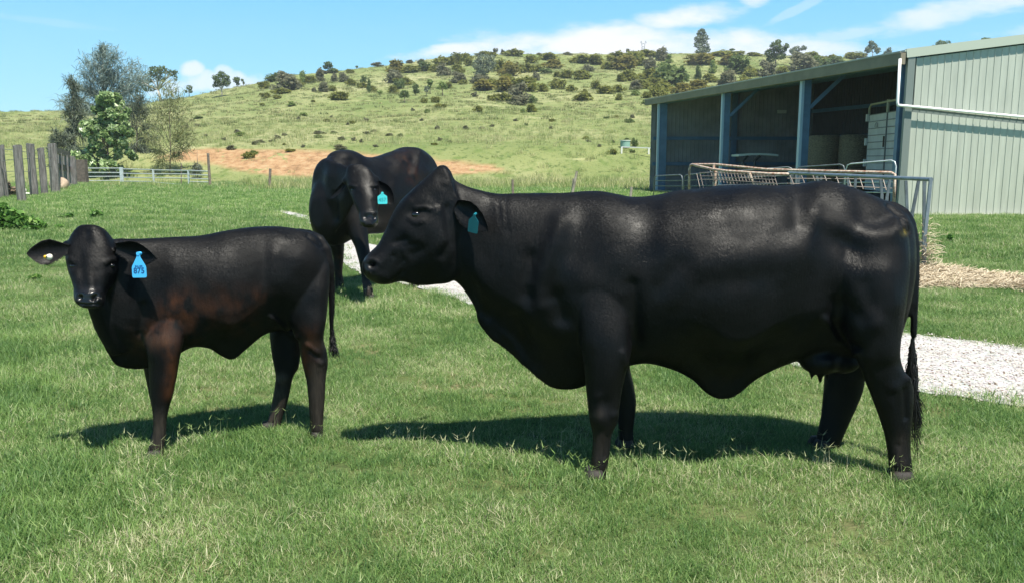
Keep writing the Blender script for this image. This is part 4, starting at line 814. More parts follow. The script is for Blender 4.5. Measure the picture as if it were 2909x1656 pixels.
# ------------------------------------------------------------------ foliage tools
def leaves(C, n, size, seed, stretch=1.0, flat=0.0, droop=False, aspect=1.6, hollow=.35):
    """n leaf-sized faces spread through the clumps C = [(centre, radii), ...]"""
    r = np.random.RandomState(seed); vol = np.array([c[1][0]*c[1][1]*c[1][2] for c in C])**(2/3); k = r.choice(len(C), n, p=vol/vol.sum())
    cc = np.array([c[0] for c in C])[k]; rr = np.array([c[1] for c in C])[k]; d = r.normal(size=(n, 3)); d /= np.linalg.norm(d, axis=1)[:, None]
    q = (hollow+(1-hollow)*r.uniform(size=n))**.5; P = cc+d*rr*q[:, None]*r.uniform(.8, 1.12, n)[:, None]
    nrm = d*.5+r.normal(size=(n, 3))*.7+np.array([0, 0, .35]); nrm /= np.linalg.norm(nrm, axis=1)[:, None]
    u = np.cross(nrm, r.normal(size=(n, 3)));
    if droop: u = np.array([0, 0, -1.0])+r.normal(size=(n, 3))*.35; u -= nrm*(u*nrm).sum(1)[:, None]
    u /= np.linalg.norm(u, axis=1)[:, None]; v = np.cross(nrm, u); s = size*r.uniform(.6, 1.4, n)[:, None]
    a = P-u*s*aspect/2; b = P+v*s*.5; c = P+u*s*aspect/2; e = P-v*s*.5
    V = np.stack([a, b, c, e], 1).reshape(-1, 3); F = np.arange(4*n).reshape(-1, 4); clump = r.uniform(size=len(C))[k]
    return V, F, np.clip(clump*.45+r.uniform(size=n)*.55, 0, 1)
def crown_obj(name, C, n, size, seed, m, parent, **kw):
    V, F, S = leaves(C, n, size, seed, **kw); return np_mesh(name, V, F, m, parent, False, {'shade': ('FACE', S)})
M_BARK = mat('bark_grey', (.16, .13, .10), .9, n_scale=6, n_amt=.4, bump=.01); M_BARKP = mat('bark_pale', (.42, .38, .33), .85, n_scale=3, n_amt=.3); M_BARKD = mat('bark_dark', (.07, .055, .045), .9)
LM = {'o': leaf_mat('leaf_olive', (.13, .155, .035), (.29, .30, .075), .7, .55), 'r': leaf_mat('leaf_rusty_olive', (.15, .15, .038), (.31, .275, .075), .7, .55), 'g': leaf_mat('leaf_grey', (.13, .14, .085), (.25, .25, .15), .7, .5),
      'd': leaf_mat('leaf_dark', (.07, .115, .035), (.18, .24, .08), .6, .5), 'l': leaf_mat('leaf_fresh', (.12, .19, .045), (.28, .35, .11), .55, .4), 'b': leaf_mat('leaf_blue_grey', (.11, .145, .10), (.24, .28, .19), .55, .35)}
CN = {'o': 'olive green', 'r': 'rusty olive', 'g': 'grey', 'd': 'dark green', 'l': 'bright green', 'b': 'blue grey'}
def shrub_proto(c, seed):
    r = random.Random(seed); C = []
    for i in range(9):
        a = r.uniform(0, 6.28); q = r.uniform(0, .34); h = r.uniform(.22, .62)*(1.1-q); C.append(((math.cos(a)*q, math.sin(a)*q, h), (r.uniform(.14, .24), r.uniform(.14, .24), r.uniform(.14, .26))))
    C.append(((0, 0, .18), (.42, .42, .2)))
    V, F, S = leaves(C, 900, .075, seed, hollow=.1); return V, F, S
PROTO = {}
for ci_, c_ in enumerate('orgdlb'):
    for v_ in range(2):
        V, F, S = shrub_proto(c_, ci_*10+v_); me = bpy.data.meshes.new('shrub_foliage'); 
        me.from_pydata(V.tolist(), [], F.tolist()); me.update(); a_ = me.attributes.new('shade', 'FLOAT', 'FACE'); a_.data.foreach_set('value', S.astype(np.float32)); me.materials.append(LM[c_]); PROTO[(c_, v_)] = me
fB = zr(1050, 120, 3.009); fA = zr(1840, 80, 2.393); fC = zr(400, 150, 3.935)
SB = "75,205,90,25,g;215,260,150,85,r;340,265,140,60,o;200,350,130,80,g;440,180,60,28,g;460,250,110,65,d;560,260,110,60,o;640,290,110,90,g;630,200,120,70,o;740,200,90,90,o;820,165,100,62,o;740,350,120,70,g;760,270,90,70,o;850,205,70,60,o;350,182,60,20,g;285,370,120,60,o;250,400,90,70,d;210,440,90,60,o;680,400,60,50,o;800,365,60,40,o;30,430,60,50,o;465,525,45,40,o;560,520,70,45,o;605,565,80,35,o;370,590,30,22,g;490,610,40,30,l;940,350,150,60,g;980,410,180,70,r;1060,370,100,50,o;1110,250,100,90,o;1190,290,160,100,r;1170,330,100,50,o;1230,120,130,52,o;1135,110,35,34,g;1170,420,180,100,r;1330,420,200,110,o;1300,500,170,110,g;1140,510,120,70,o;1060,505,80,50,o;1250,540,150,60,g;1390,600,90,60,o;1310,605,40,30,l;1390,525,70,50,d;930,600,70,50,o;905,470,50,30,g;1490,425,80,60,o;1420,330,65,60,g;1380,180,110,60,o;1340,260,100,70,o;1430,255,90,50,o;1570,225,150,60,r;1520,270,100,35,d;1540,155,160,50,o;1610,405,100,85,o;1610,300,70,40,o;1680,310,90,60,o;1720,425,80,55,o;1815,320,130,70,o;1815,500,150,60,o;1870,250,100,45,g;1840,440,50,35,o;1940,400,85,60,o;2010,440,140,60,o;2120,430,100,60,o;2125,500,60,50,o;1800,180,180,60,o;1940,190,160,70,o;2030,235,110,60,o;2120,160,150,70,o;2180,240,180,100,r;2260,200,150,100,o;2160,340,90,60,o;2230,330,130,80,o;2400,240,90,80,g;2330,125,160,50,o;2420,130,90,50,o;2500,160,100,90,g;2400,320,160,80,o;2520,330,130,120,d;2330,400,140,70,o;2280,410,90,60,g;2360,480,80,50,o;2480,470,130,90,o;2440,380,120,60,o;2270,460,70,40,l;2225,690,65,28,d;2345,530,40,25,l;1700,112,70,20,g;1450,112,40,16,g;990,120,160,30,o"
SA = "365,250,170,62,r;145,240,50,40,l;25,285,60,60,g;165,380,190,110,d;540,200,160,42,o;730,192,90,22,o;1020,300,170,95,g;1120,215,120,42,o;1160,270,120,60,d;1240,230,100,40,o;1290,245,90,40,d;1390,212,120,42,o;1480,200,50,28,g;440,310,50,60,l;340,365,40,90,d;540,400,120,90,g;610,310,140,100,d;550,250,160,50,r;700,330,90,60,o;790,330,110,80,g;240,450,150,60,r;100,430,130,60,o;50,370,100,60,o;330,430,150,60,r;60,470,90,50,o;430,370,100,50,o;900,310,90,40,o;660,380,80,50,o"
SCc = "1380,410,120,80,o;1500,330,180,80,d;1600,440,260,160,g;1570,465,180,60,o;1400,515,80,60,o;1525,520,70,40,o;1345,480,40,25,o;1760,385,110,80,o;1880,340,130,70,o;2010,330,90,110,g;1940,440,50,40,g;2045,440,110,90,g;2130,430,90,50,o;2215,530,180,80,o;2160,330,70,70,g;2270,330,110,90,g;2350,370,100,70,o;2340,235,80,44,o;2160,225,110,42,o;2030,240,80,32,g;2475,400,90,60,o;2490,340,60,60,d;2550,450,40,130,d;1360,600,50,30,o;1820,710,100,35,l;1680,600,100,35,l;1925,555,40,25,o;1290,1035,80,40,g;1020,1085,90,35,g;1210,1180,100,65,o;1260,1140,80,40,l;1120,935,150,40,l;1490,1000,50,25,g;1515,970,70,35,g;1350,1010,80,30,g;2240,1080,120,45,g;2000,910,130,30,g;2160,905,70,25,g;1670,1110,90,30,o;1610,930,60,25,g;735,950,50,25,g;940,985,50,25,g;2390,990,50,30,g;2250,980,80,30,g;510,850,90,30,g;620,835,60,30,g"
LANDM = [('the lone round tree', 633, 250), ('the dark ridge tree', 935, 195), ('the big grey-green tree', 1375, 190), ('the tallest ridge tree', 1993, 130), ('the round ridge tree', 2205, 150), ('the feathery tree', 300, 250),
         ('the back cow', 1070, 430), ("the big cow's poll", 1265, 475), ('the shed roof tip', 1850, 295), ('the water tank', 1775, 410), ('the shaded sapling', 1258, 270), ('the mid-slope clump', 1480, 300), ('the right ridge trees', 2480, 135)]
def where(px, py):
    b = min(LANDM, key=lambda l: abs(l[1]-px)+abs(l[2]-py)*1.4); dx, dy = px-b[1], py-b[2]
    h = '' if abs(dx) < 22 else (('just ' if abs(dx) < 70 else 'well ')+('right' if dx > 0 else 'left')); v = '' if abs(dy) < 20 else ('below' if dy > 0 else 'above')
    if h and v: s = '%s and %s of %s' % (v, h.replace('just ', '').replace('well ', 'far '), b[0])
    elif v: s = '%s %s' % ('directly '+v, b[0])
    elif h: s = '%s of %s' % (h, b[0])
    else: s = 'beside '+b[0]
    return s
ORD = ['leftmost', 'second', 'third', 'fourth', 'fifth', 'sixth', 'seventh', 'eighth', 'ninth', 'tenth', 'eleventh', 'twelfth']
def hill_shrubs():
    r = random.Random(11); L = []
    for f, s in ((fB, SB), (fA, SA), (fC, SCc)):
        for q in s.split(';'):
            x, y, w, h, c = q.split(','); p = f(float(x), float(y)); sc = {fB: 3.009, fA: 2.393, fC: 3.935}[f]; L.append([p[0], p[1], float(w)/sc, float(h)/sc, c])
    for i in range(42):                                # small tussock bushes on the open slope
        L.append([r.uniform(420, 1800), r.uniform(335, 420), r.uniform(9, 22), r.uniform(5, 9), r.choice('ggod')])
    names = {}
    for e in L:
        size = 'tiny' if e[2] < 15 else 'small' if e[2] < 27 else 'medium' if e[2] < 42 else 'large'; form = 'upright' if e[3] > .85*e[2] else 'low' if e[3] < .5*e[2] else 'rounded'
        e.append('%s %s %s shrub %s' % (size, form, CN[e[4]], where(e[0], e[1]-e[3]/2))); names.setdefault(e[5], []).append(e)
    for k, g in names.items():
        if len(g) > 1:
            g.sort(key=lambda e: e[0])
            for i, e in enumerate(g): e[5] = (ORD[i] if i < len(g)-1 else 'rightmost')+' '+k if i != 0 or True else k
    for e in L:
        p = hit(e[0], e[1], 58); k = p.y/FS/.99; o = bpy.data.objects.new('shrub', PROTO[(e[4], r.randrange(2))]); link(o)
        o.location = p-Vector((0, 0, .06*e[3]*k)); o.scale = (e[2]*k*1.55, e[2]*k*1.55, e[3]*k*1.7); o.rotation_euler = (0, 0, r.uniform(0, 6.28))
        tag(o, e[5], 'shrub', 'shrubs scattered over the hillside')
hill_shrubs()
def tree(base, H, lab, clumps, n, leaf, m, bark, seed, trunk=None, tr=.12, name='tree', aspect=1.6, hollow=.35, droop=False, group=None, extra=()):
    """clumps: (dx, dz, rx, rz[, dy]) in metres from the base; limbs run from the trunk to each clump"""
    r = random.Random(seed); root = empty(name, base, lab, 'tree', group); mb = MB(); C = []
    fork = Vector((0, 0, H*.35)) if trunk is None else Vector(trunk)
    mb.tube([(0, 0, -.3), (fork.x*.3, r.uniform(-.05, .05), fork.z*.5), fork], [tr, tr*.8, tr*.65], 8)
    for cl in clumps:
        dx, dz, rx, rz = cl[:4]; dy = cl[4] if len(cl) > 4 else r.uniform(-.5, .5)*rx; c = Vector((dx, dy, dz)); C.append((tuple(c), (rx, rx*.85, rz)))
        mid = fork.lerp(c, .5)+Vector((r.uniform(-.1, .1), r.uniform(-.1, .1), .05))*(c-fork).length; mb.tube([fork, mid, c], [tr*.55, tr*.35, tr*.12], 6)
        for k in range(2): e = c+Vector((r.uniform(-1, 1)*rx, r.uniform(-1, 1)*rx, r.uniform(-.6, 1)*rz))*.9; mb.tube([mid, mid.lerp(e, .6)+Vector((0, 0, .1*rz)), e], [tr*.22, tr*.14, tr*.05], 5)
    for pts, rad in extra: mb.tube(pts, rad, 6)
    mb.build('trunk', bark, root, True); crown_obj('crown', C, n, leaf, seed+1, m, root, aspect=aspect, hollow=hollow, droop=droop)
    return root
def px_tree(px, py, h_px, lab, cl, n, m, bark, seed, leaf_px=3.2, y0=58, **kw):
    """clumps given in photo pixels relative to the foot: (dx, up, rx, rz)"""
    p = hit(px, py, y0); k = p.y/FS/.99; tk = kw.pop('trunk', None)
    return tree(p, h_px*k, lab, [tuple(v*k for v in c) for c in cl], n, leaf_px*k, m, bark, seed, trunk=None if tk is None else (tk[0]*k, 0, tk[1]*k), tr=kw.pop('tr_px', 3)*k, **kw)
def hill_trees():
    G = 'trees on the hill and ridge'
    px_tree(455, 285, 96, 'pale-limbed gum tree with dark spreading crown on the left skyline', [(-28,62,18,15),(-12,80,18,14),(12,82,18,12),(34,74,14,10),(46,62,6,12),(-40,40,13,16),(-52,52,12,12),(8,60,14,10),(-22,34,10,10),(46,78,8,6)], 1500, LM['d'], M_BARKP, 1, 3.4, trunk=(-4, 30), tr_px=4, group=G)
    px_tree(537, 267, 32, 'small thin tree right of the skyline gum tree', [(0,24,9,8),(4,14,7,5),(-8,14,5,5)], 260, LM['d'], M_BARK, 2, 2.6, tr_px=1.3, group=G)
    px_tree(631, 276, 70, 'lone round-crowned tree with a short white trunk on the left slope', [(0,45,19,17),(-12,36,13,11),(13,38,12,12),(0,60,12,9),(-16,50,9,8),(16,52,8,8),(-20,30,6,5)], 1500, LM['d'], M_BARKP, 3, 2.8, trunk=(0, 20), tr_px=2, group=G)
    px_tree(674, 247, 28, 'small rounded tree right of the lone round-crowned tree', [(0,18,10,9),(2,8,5,5)], 320, LM['d'], M_BARK, 4, 2.6, tr_px=1.2, group=G)
    px_tree(691, 243, 20, 'thin leaning little tree beside the small rounded one', [(-2,15,4,4),(1,8,3,4)], 120, LM['d'], M_BARK, 5, 2.2, tr_px=1, group=G)
    px_tree(801, 213, 18, 'tiny bare-topped tree standing up from grey scrub on the left ridge', [(0,12,6,5)], 110, LM['g'], M_BARK, 6, 2.4, tr_px=1, group=G)
    px_tree(932, 209, 34, 'small dark flat-topped tree on the ridge left of the back cow', [(2,25,12,6),(-6,16,8,6),(8,18,7,5),(12,8,12,5)], 560, LM['d'], M_BARKD, 7, 2.8, tr_px=1.6, group=G)
    px_tree(1013, 194, 8, 'tiny round bush tree alone on the left ridge line', [(0,5,4,3)], 60, LM['d'], M_BARKD, 8, 2.2, tr_px=.7, group=G)
    px_tree(860, 238, 36, 'narrow upright light green tree among the left ridge scrub', [(0,22,9,15),(0,10,8,8)], 420, LM['l'], M_BARK, 9, 2.8, tr_px=1.2, group=G)
    px_tree(1375, 222, 66, 'big grey-green tree standing in the scrub below the middle of the ridge', [(0,48,24,16),(-18,34,16,14),(18,36,17,16),(0,22,24,12),(-8,10,20,8),(22,54,10,8)], 1900, LM['b'], M_BARK, 10, 3.2, tr_px=3, group=G)
    px_tree(1257, 274, 40, 'light green sapling with thin trunk and dark shade at its foot, mid slope', [(0,30,12,9),(-8,22,8,6),(9,23,7,6)], 420, LM['l'], M_BARKD, 11, 2.8, tr_px=1.2, group=G)
    px_tree(1222, 268, 42, 'slim light green tree left of the shaded sapling on mid slope', [(0,32,9,9),(-2,20,6,6)], 300, LM['l'], M_BARKD, 12, 2.8, tr_px=1, group=G)
    px_tree(1212, 276, 32, 'short grey sapling in front of the slim light green tree', [(0,20,7,9)], 200, LM['b'], M_BARK, 13, 2.6, tr_px=1, group=G)
    px_tree(1150, 293, 38, 'stubby dark tree with bare stems, lowest of the mid slope saplings', [(0,26,13,8),(-8,18,8,6),(8,18,6,6)], 420, LM['d'], M_BARK, 14, 2.8, tr_px=1.6, group=G)
    px_tree(1181, 272, 34, 'dark narrow bushy tree in the mid slope scrub', [(0,22,9,10),(2,10,9,7)], 400, LM['d'], M_BARK, 15, 2.8, tr_px=1.2, group=G)
    px_tree(1080, 276, 18, 'tiny light green sapling at the left foot of the slope scrub', [(0,12,8,5)], 160, LM['l'], M_BARK, 16, 2.4, tr_px=.8, group=G)
    px_tree(1408, 155, 18, 'stumpy dark snag on the skyline above the grey-green tree', [(-3,10,5,6),(4,11,3,6)], 180, LM['g'], M_BARKD, 17, 2.2, tr_px=1.5, group=G)
    px_tree(1292, 155, 14, 'tiny spindly sapling poking above the middle ridge scrub', [(0,10,3,2)], 40, LM['g'], M_BARK, 18, 2, tr_px=.6, group=G)
    px_tree(1784, 150, 12, 'little upright bush tree on the ridge left of the pylon', [(0,7,6,6)], 160, LM['g'], M_BARK, 19, 2.2, tr_px=.8, group=G)
    px_tree(1993, 160, 70, 'tallest ridge tree, narrow and dense, left of the shed', [(-2,60,14,10),(-8,44,14,11),(6,46,13,11),(-10,28,13,10),(6,26,14,12),(-2,12,18,8),(14,16,10,10),(0,68,8,5)], 1900, LM['b'], M_BARK, 20, 3.0, tr_px=2.4, group=G)
    px_tree(2080, 155, 16, 'tiny flat-topped tree right of the tallest ridge tree', [(0,12,9,3)], 120, LM['d'], M_BARKD, 21, 2.2, tr_px=.8, group=G)
    px_tree(2203, 186, 68, 'broad rounded green tree on the ridge behind the shed roof', [(-4,50,16,12),(16,42,16,12),(-16,32,16,12),(12,24,18,10),(-12,16,14,9),(4,62,9,6),(28,50,8,7)], 1700, LM['d'], M_BARK, 22, 3.2, tr_px=2.4, group=G)
    px_tree(2262, 166, 34, 'sparse spreading tree right of the broad ridge tree', [(0,24,13,9),(18,26,9,7),(-14,18,9,7),(4,10,14,6)], 700, LM['b'], M_BARK, 23, 2.8, tr_px=1.5, group=G)
    px_tree(2479, 162, 50, 'open round-crowned tree on the ridge over the shed roof', [(0,36,13,10),(-12,26,10,9),(12,24,9,9),(-6,44,8,6)], 800, LM['b'], M_BARK, 24, 2.8, tr_px=1.5, group=G)
    px_tree(2525, 165, 34, 'low blue-grey tree beside the open round-crowned ridge tree', [(0,20,13,9),(14,14,10,7),(-12,12,10,7),(-2,28,6,5)], 600, LM['b'], M_BARK, 25, 2.8, tr_px=1.2, group=G)
    px_tree(2582, 165, 34, 'dome-shaped tree top just above the shed roof corner', [(0,24,14,8),(-8,14,12,8),(8,14,12,8)], 600, LM['d'], M_BARK, 26, 2.8, tr_px=1.2, group=G)
    px_tree(2665, 170, 64, 'leaning open tree top above the green shed wall roof', [(6,52,14,7),(-10,40,12,8),(24,50,8,8),(-16,30,8,8)], 620, LM['d'], M_BARK, 27, 2.8, tr_px=1.5, trunk=(-10, 26), group=G)
    px_tree(2792, 180, 74, 'rightmost tree top, a small tuft above the green wall roof', [(0,66,13,5),(-6,56,10,7),(8,54,10,7)], 520, LM['d'], M_BARK, 28, 2.8, tr_px=1.2, group=G)
hill_trees()
def pylon():
    p = hit(1827, 156, 80); k = p.y/FS; root = empty('pylon', p, 'tiny lattice pylon with two horns on the ridge line', 'pylon'); mb = MB(); m = mat('galvanised_far', (.30, .33, .34), .5)
    for s in (-1, 1):
        mb.tube([(s*7*k, 0, 0), (s*3*k, 0, 18*k), (s*6*k, 0, 36*k)], .35*k+.04, 5); mb.tube([(s*6*k, 0, 36*k), (s*9*k, 0, 30*k)], .04+.3*k, 5)
    for z in (6, 12, 18, 26): mb.tube([(-5*k, 0, z*k), (5*k, 0, (z+5)*k)], .05+.2*k, 4); mb.tube([(5*k, 0, z*k), (-5*k, 0, (z+5)*k)], .05+.2*k, 4)
    mb.build('lattice_frame', m, root)
pylon()
# ------------------------------------------------------------------ trees behind the gates
def left_trees():
    G = None
    # feathery she-oak, far left group: fine drooping strands on thin limbs
    def feather(px, py, Yd, H_px, lab, limbs, n, m, seed, tr_px, name='feathery_tree', ln=.55, w=.022, trunk=None, dens=1.0):
        b = Wp(px, py, Yd); b.z = terr1(b.x, b.y); k = Yd/FS/.99; off = lambda ex, ez: Wp(px+ex, py-ez, Yd)-b; r = random.Random(seed); R = np.random.RandomState(seed); root = empty(name, b, lab, 'tree'); mb = MB(); V = []; F = []; S = []
        top = off(*trunk) if trunk else off(0, H_px); tp = [Vector((0, 0, -.2)), top*.35+Vector((.08, 0, 0)), top*.7, top]; mb.tube(tp, [tr_px*k, tr_px*.75*k, tr_px*.45*k, tr_px*.15*k], 8)
        for (u, ex, ez) in limbs:
            s = Vector((0, 0, 0)).lerp(top, u); e = off(ex, ez)+Vector((0, r.uniform(-.6, .6)*abs(ex)*k, 0)); mid = s.lerp(e, .5)+Vector((0, 0, .08*(e-s).length)); mb.tube([s, mid, e], [tr_px*.35*k, tr_px*.2*k, tr_px*.07*k], 5)
            for q in range(int(n*dens)):
                t = r.uniform(.3, 1.0); p = s.lerp(mid, t*2) if t < .5 else mid.lerp(e, t*2-1); p = p+Vector(R.normal(size=3)*(e-s).length*.12*(1.2-t*.5)); L = ln*r.uniform(.5, 1.2)
                d = (e-s).normalized()*.45+Vector(R.normal(size=3)*.5)+Vector((0, 0, .12)); d = Vector(d).normalized(); q2 = p+d*L*.6; q3 = q2+(d*.6+Vector((0, 0, -.6)))*L*.5; sd = d.cross(Vector(R.normal(size=3))).normalized()*w*.5
                a = len(V); V += [tuple(p-sd), tuple(p+sd), tuple(q2+sd), tuple(q2-sd), tuple(q3+sd*.3), tuple(q3-sd*.3)]; F += [(a, a+1, a+2, a+3), (a+3, a+2, a+4, a+5)]; u_ = r.random(); S += [u_, u_]
        mb.build('trunk', M_BARK, root, True); np_mesh('crown', np.array(V), np.array(F), m, root, False, {'shade': ('FACE', np.array(S))})
    fl = leaf_mat('needle_blue_grey', (.11, .155, .14), (.25, .32, .285), .6, .25); fd = leaf_mat('needle_dark', (.065, .09, .065), (.16, .19, .13), .6, .2); fo = leaf_mat('needle_olive', (.14, .16, .07), (.30, .32, .15), .6, .3)
    lim = [(.40,-95,215),(.42,-88,265),(.45,-70,305),(.5,-48,335),(.55,-25,352),(.8,-6,372),(.55,20,362),(.5,44,350),(.48,66,332),(.45,88,305),(.4,104,268),(.42,122,292),(.35,100,215),(.35,-60,205),(.42,55,260),(.5,0,300),(.45,-45,255),(.42,20,230),(.5,30,300),(.45,-15,240)]
    feather(300, 512, 72, 415, 'tall feathery blue-grey tree with wispy crown rising left of the skyline gum', lim, 300, fl, 31, 5, ln=.9, w=.034, trunk=(-8, 385))
    feather(215, 505, 69, 250, 'narrow dark feathery tree at the left edge of the tree group', [(.4,-18,190),(.5,-10,225),(.6,10,215),(.5,22,180),(.3,-22,130),(.35,18,120),(.8,0,255),(.9,-18,280),(.2,-8,80),(.3,0,160)], 190, fd, 32, 3, ln=.8, w=.04, trunk=(-6, 250))
    feather(180, 500, 66, 110, 'low dark feathery bush hanging over the timber fence', [(.5,-32,100),(.5,-18,125),(.4,-40,70),(.6,20,110),(.3,28,70),(.6,0,110),(.3,-12,50)], 190, fd, 33, 2.5, 'feathery_bush', ln=.7, w=.04)
    feather(390, 505, 70, 190, 'dark feathery tree behind the right side of the glossy tree', [(.5,-20,200),(.6,5,220),(.5,25,190),(.4,40,150),(.4,-25,150),(.3,45,110),(.3,15,110),(.2,30,70),(.2,-20,70),(.7,10,240)], 170, fd, 34, 3, ln=.8, w=.04)
    feather(482, 512, 64, 225, 'sparse olive feathery sapling with a straight thin trunk behind the gates', [(.35,-60,170),(.45,-55,210),(.5,-30,235),(.6,25,240),(.5,50,215),(.4,60,165),(.3,70,130),(.3,-65,120),(.25,60,95),(.25,-50,80),(.2,25,70),(.75,10,270),(.7,-20,275),(.2,-28,50),(.35,35,130)], 140, fo, 35, 2.2, ln=.75, w=.034)
    feather(560, 512, 63, 90, 'short dark bush at the right foot of the olive sapling', [(.5,-8,35),(.5,6,30),(.5,10,20),(.3,-12,18)], 110, fd, 36, 1.5, 'feathery_bush', ln=.35, w=.03)
    # glossy broad-leaved tree in front
    r = random.Random(9); Yd = 63; b = Wp(310, 510, Yd); b.z = terr1(b.x, b.y); k = Yd/FS/.99; C = []; off = lambda ex, ez: Wp(310+ex, 510-ez, Yd)-b
    outline = [(230,7,30),(215,14,44),(195,30,50),(170,44,60),(140,56,66),(110,62,70),(80,72,74),(50,80,60),(30,50,40)]
    for i in range(120):
        h = r.uniform(28, 238); wl = np.interp(h, [30,50,80,110,140,170,195,215,235], [50,84,78,66,58,48,34,16,6]); wr = np.interp(h, [30,60,80,110,140,170,195,215,235], [30,56,66,66,64,56,44,22,10])
        o_ = off(r.uniform(-wl, wr), h); C.append(((o_.x, r.uniform(-40, 40)*k, max(o_.z, .3)), (10*k, 10*k, 8*k)))
    root = empty('glossy_tree', b, 'broad-leaved conical tree with glint-paled glossy leaves behind the timber fence', 'tree'); mb = MB(); top = off(2, 225); mb.tube([(0, 0, -.2), (2*k, 0, 90*k), top], [3.5*k, 2.5*k, .6*k], 8)
    for c, _ in C[::2]: s = Vector((1*k, 0, max(20*k, c[2]-35*k))); mb.tube([s, s.lerp(Vector(c), .5), Vector(c)], [1*k, .7*k, .3*k], 5)
    mb.build('trunk', M_BARK, root, True)
    gl = leaf_mat('leaf_glint_tones', (.07, .13, .035), (.34, .47, .20), .32, .35, c3=(.75, .80, .58), spec=.6); crown_obj('crown', C, 11000, .23, 12, gl, root, hollow=.2, aspect=1.9)  # palest leaf tones paint the glossy highlights into the crown
left_trees()

# ------------------------------------------------------------------ timber stockyard fence, boulder
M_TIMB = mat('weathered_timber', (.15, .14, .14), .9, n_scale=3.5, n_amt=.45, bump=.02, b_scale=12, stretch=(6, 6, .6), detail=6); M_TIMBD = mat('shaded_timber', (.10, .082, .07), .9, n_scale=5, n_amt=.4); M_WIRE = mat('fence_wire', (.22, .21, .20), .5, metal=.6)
fL = zr(0, 380, 7.28)
def timber_fence():
    g1 = Wp(*fL(350, 1390), 31); root = empty('timber_fence', (g1.x, g1.y, 0), 'weathered grey split-post stockyard fence at the left edge, tall uneven posts', 'fence'); base = Vector((g1.x, g1.y, 0)); r = random.Random(3)
    def post(xa, xb, yt, yb, Y, name='post'):
        a = Wp(*fL((xa+xb)/2, yt), Y); w = Wp(*fL(xb, yt), Y).x-Wp(*fL(xa, yt), Y).x; bm = MB(); x0, z1 = a.x, a.z; n = 8; rows = []
        for j in range(6):
            z = -.1+(z1+.1)*j/5; rows.append([Vector((x0+(math.cos(t)*w*.5+math.copysign(w*.06, math.cos(t)))*(1+.08*r.uniform(-1, 1))+.01*r.uniform(-1, 1), Y+math.sin(t)*w*.42, z+(r.uniform(-.03, .03) if j == 5 else 0))) for t in [2*math.pi*q/n+.39 for q in range(n)]])
        bm.add([p-base for rr in rows for p in rr], [(i*n+q, i*n+(q+1) % n, (i+1)*n+(q+1) % n, (i+1)*n+q) for i in range(5) for q in range(n)]+[tuple(range(5*n, 6*n))]); bm.build(name, M_TIMB, root)
        return Vector((x0, Y, 0)), z1
    posts = [(-130,-20,240,1200,34.5),(-15,78,245,1200,35),(270,432,245,1390,32),(545,692,210,1140,37),(780,905,300,1180,38),(990,1150,205,1150,41),(1421,1545,470,1040,53)]
    for q in posts: post(*q)
    for (a, b, w, h) in (((1120,340,41.2),(1425,440,53),.10,.30),((1100,660,41.2),(1425,735,53),.10,.32)):   # rails
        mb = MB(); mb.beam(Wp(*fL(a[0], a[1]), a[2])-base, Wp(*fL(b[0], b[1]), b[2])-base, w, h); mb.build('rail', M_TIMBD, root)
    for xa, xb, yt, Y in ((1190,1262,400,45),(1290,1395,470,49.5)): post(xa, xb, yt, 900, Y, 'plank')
    for ys in ((330,320,350,400,300),(610,560,540,520,520),(800,790,780,790,700)):
        mb = MB(); pts = [Wp(*fL(x, y), Y+.12)-base for (x, Y), y in zip(((-60,34.6),(40,35),(350,32),(620,37),(840,38)), ys)]; pts.append(Wp(*fL(1060, ys[-1]-20), 41)-base); mb.tube(pts, .012, 5); mb.build('wire', M_WIRE, root)
    # dark post and gate post to the right
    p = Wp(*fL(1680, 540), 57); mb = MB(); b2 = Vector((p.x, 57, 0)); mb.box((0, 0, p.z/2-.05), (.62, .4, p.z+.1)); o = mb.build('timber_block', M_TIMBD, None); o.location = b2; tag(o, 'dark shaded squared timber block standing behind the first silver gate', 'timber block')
timber_fence()
def rocks():
    rm = mat('boulder', (.34, .26, .19), .9, n_scale=2.5, n_amt=.45, bump=.05, detail=8); rw = mat('pale_stone', (.55, .52, .48), .9, n_scale=5, n_amt=.3)
    def rock(name, px, py, wpx, hpx, Y, m, lab, seed):
        b = Wp(px, py, Y); b.z = 0; k = Y/FS; mb = MB(); ball(mb, (0, 0, hpx*k*.45), (wpx*k/2, wpx*k*.4, hpx*k*.6), 22); mb.v = [tuple(Vector(v)*(1+.22*mnoise.noise(Vector(v)*2.2/(wpx*k)*1.2+Vector((seed, 0, 0))))) for v in mb.v]; o = mb.build(name, m, None, True); o.location = b; tag(o, lab, 'rock')
    rock('boulder', *fL(1215, 1080), 56, 32, 44, rm, 'tan boulder lying against the timber rails at the end of the fence', 3)
    rock('stone', *fL(470, 1110), 18, 16, 39, rw, 'pale angular stone seen between the second and third fence posts', 5); rock('stone', *fL(715, 1090), 12, 14, 39.5, rw, 'white stone seen between the third and fourth fence posts', 6); rock('stone', *fL(205, 1080), 13, 14, 36.5, mat('cream_stone', (.5, .4, .26), .9), 'cream stone at the left of the widest fence post', 7)
    rock('trough', *fL(500, 1165), 30, 6, 38, mat('whitewashed', (.8, .79, .76), .8), 'low white slab on the ground behind the fence posts', 8)
rocks()
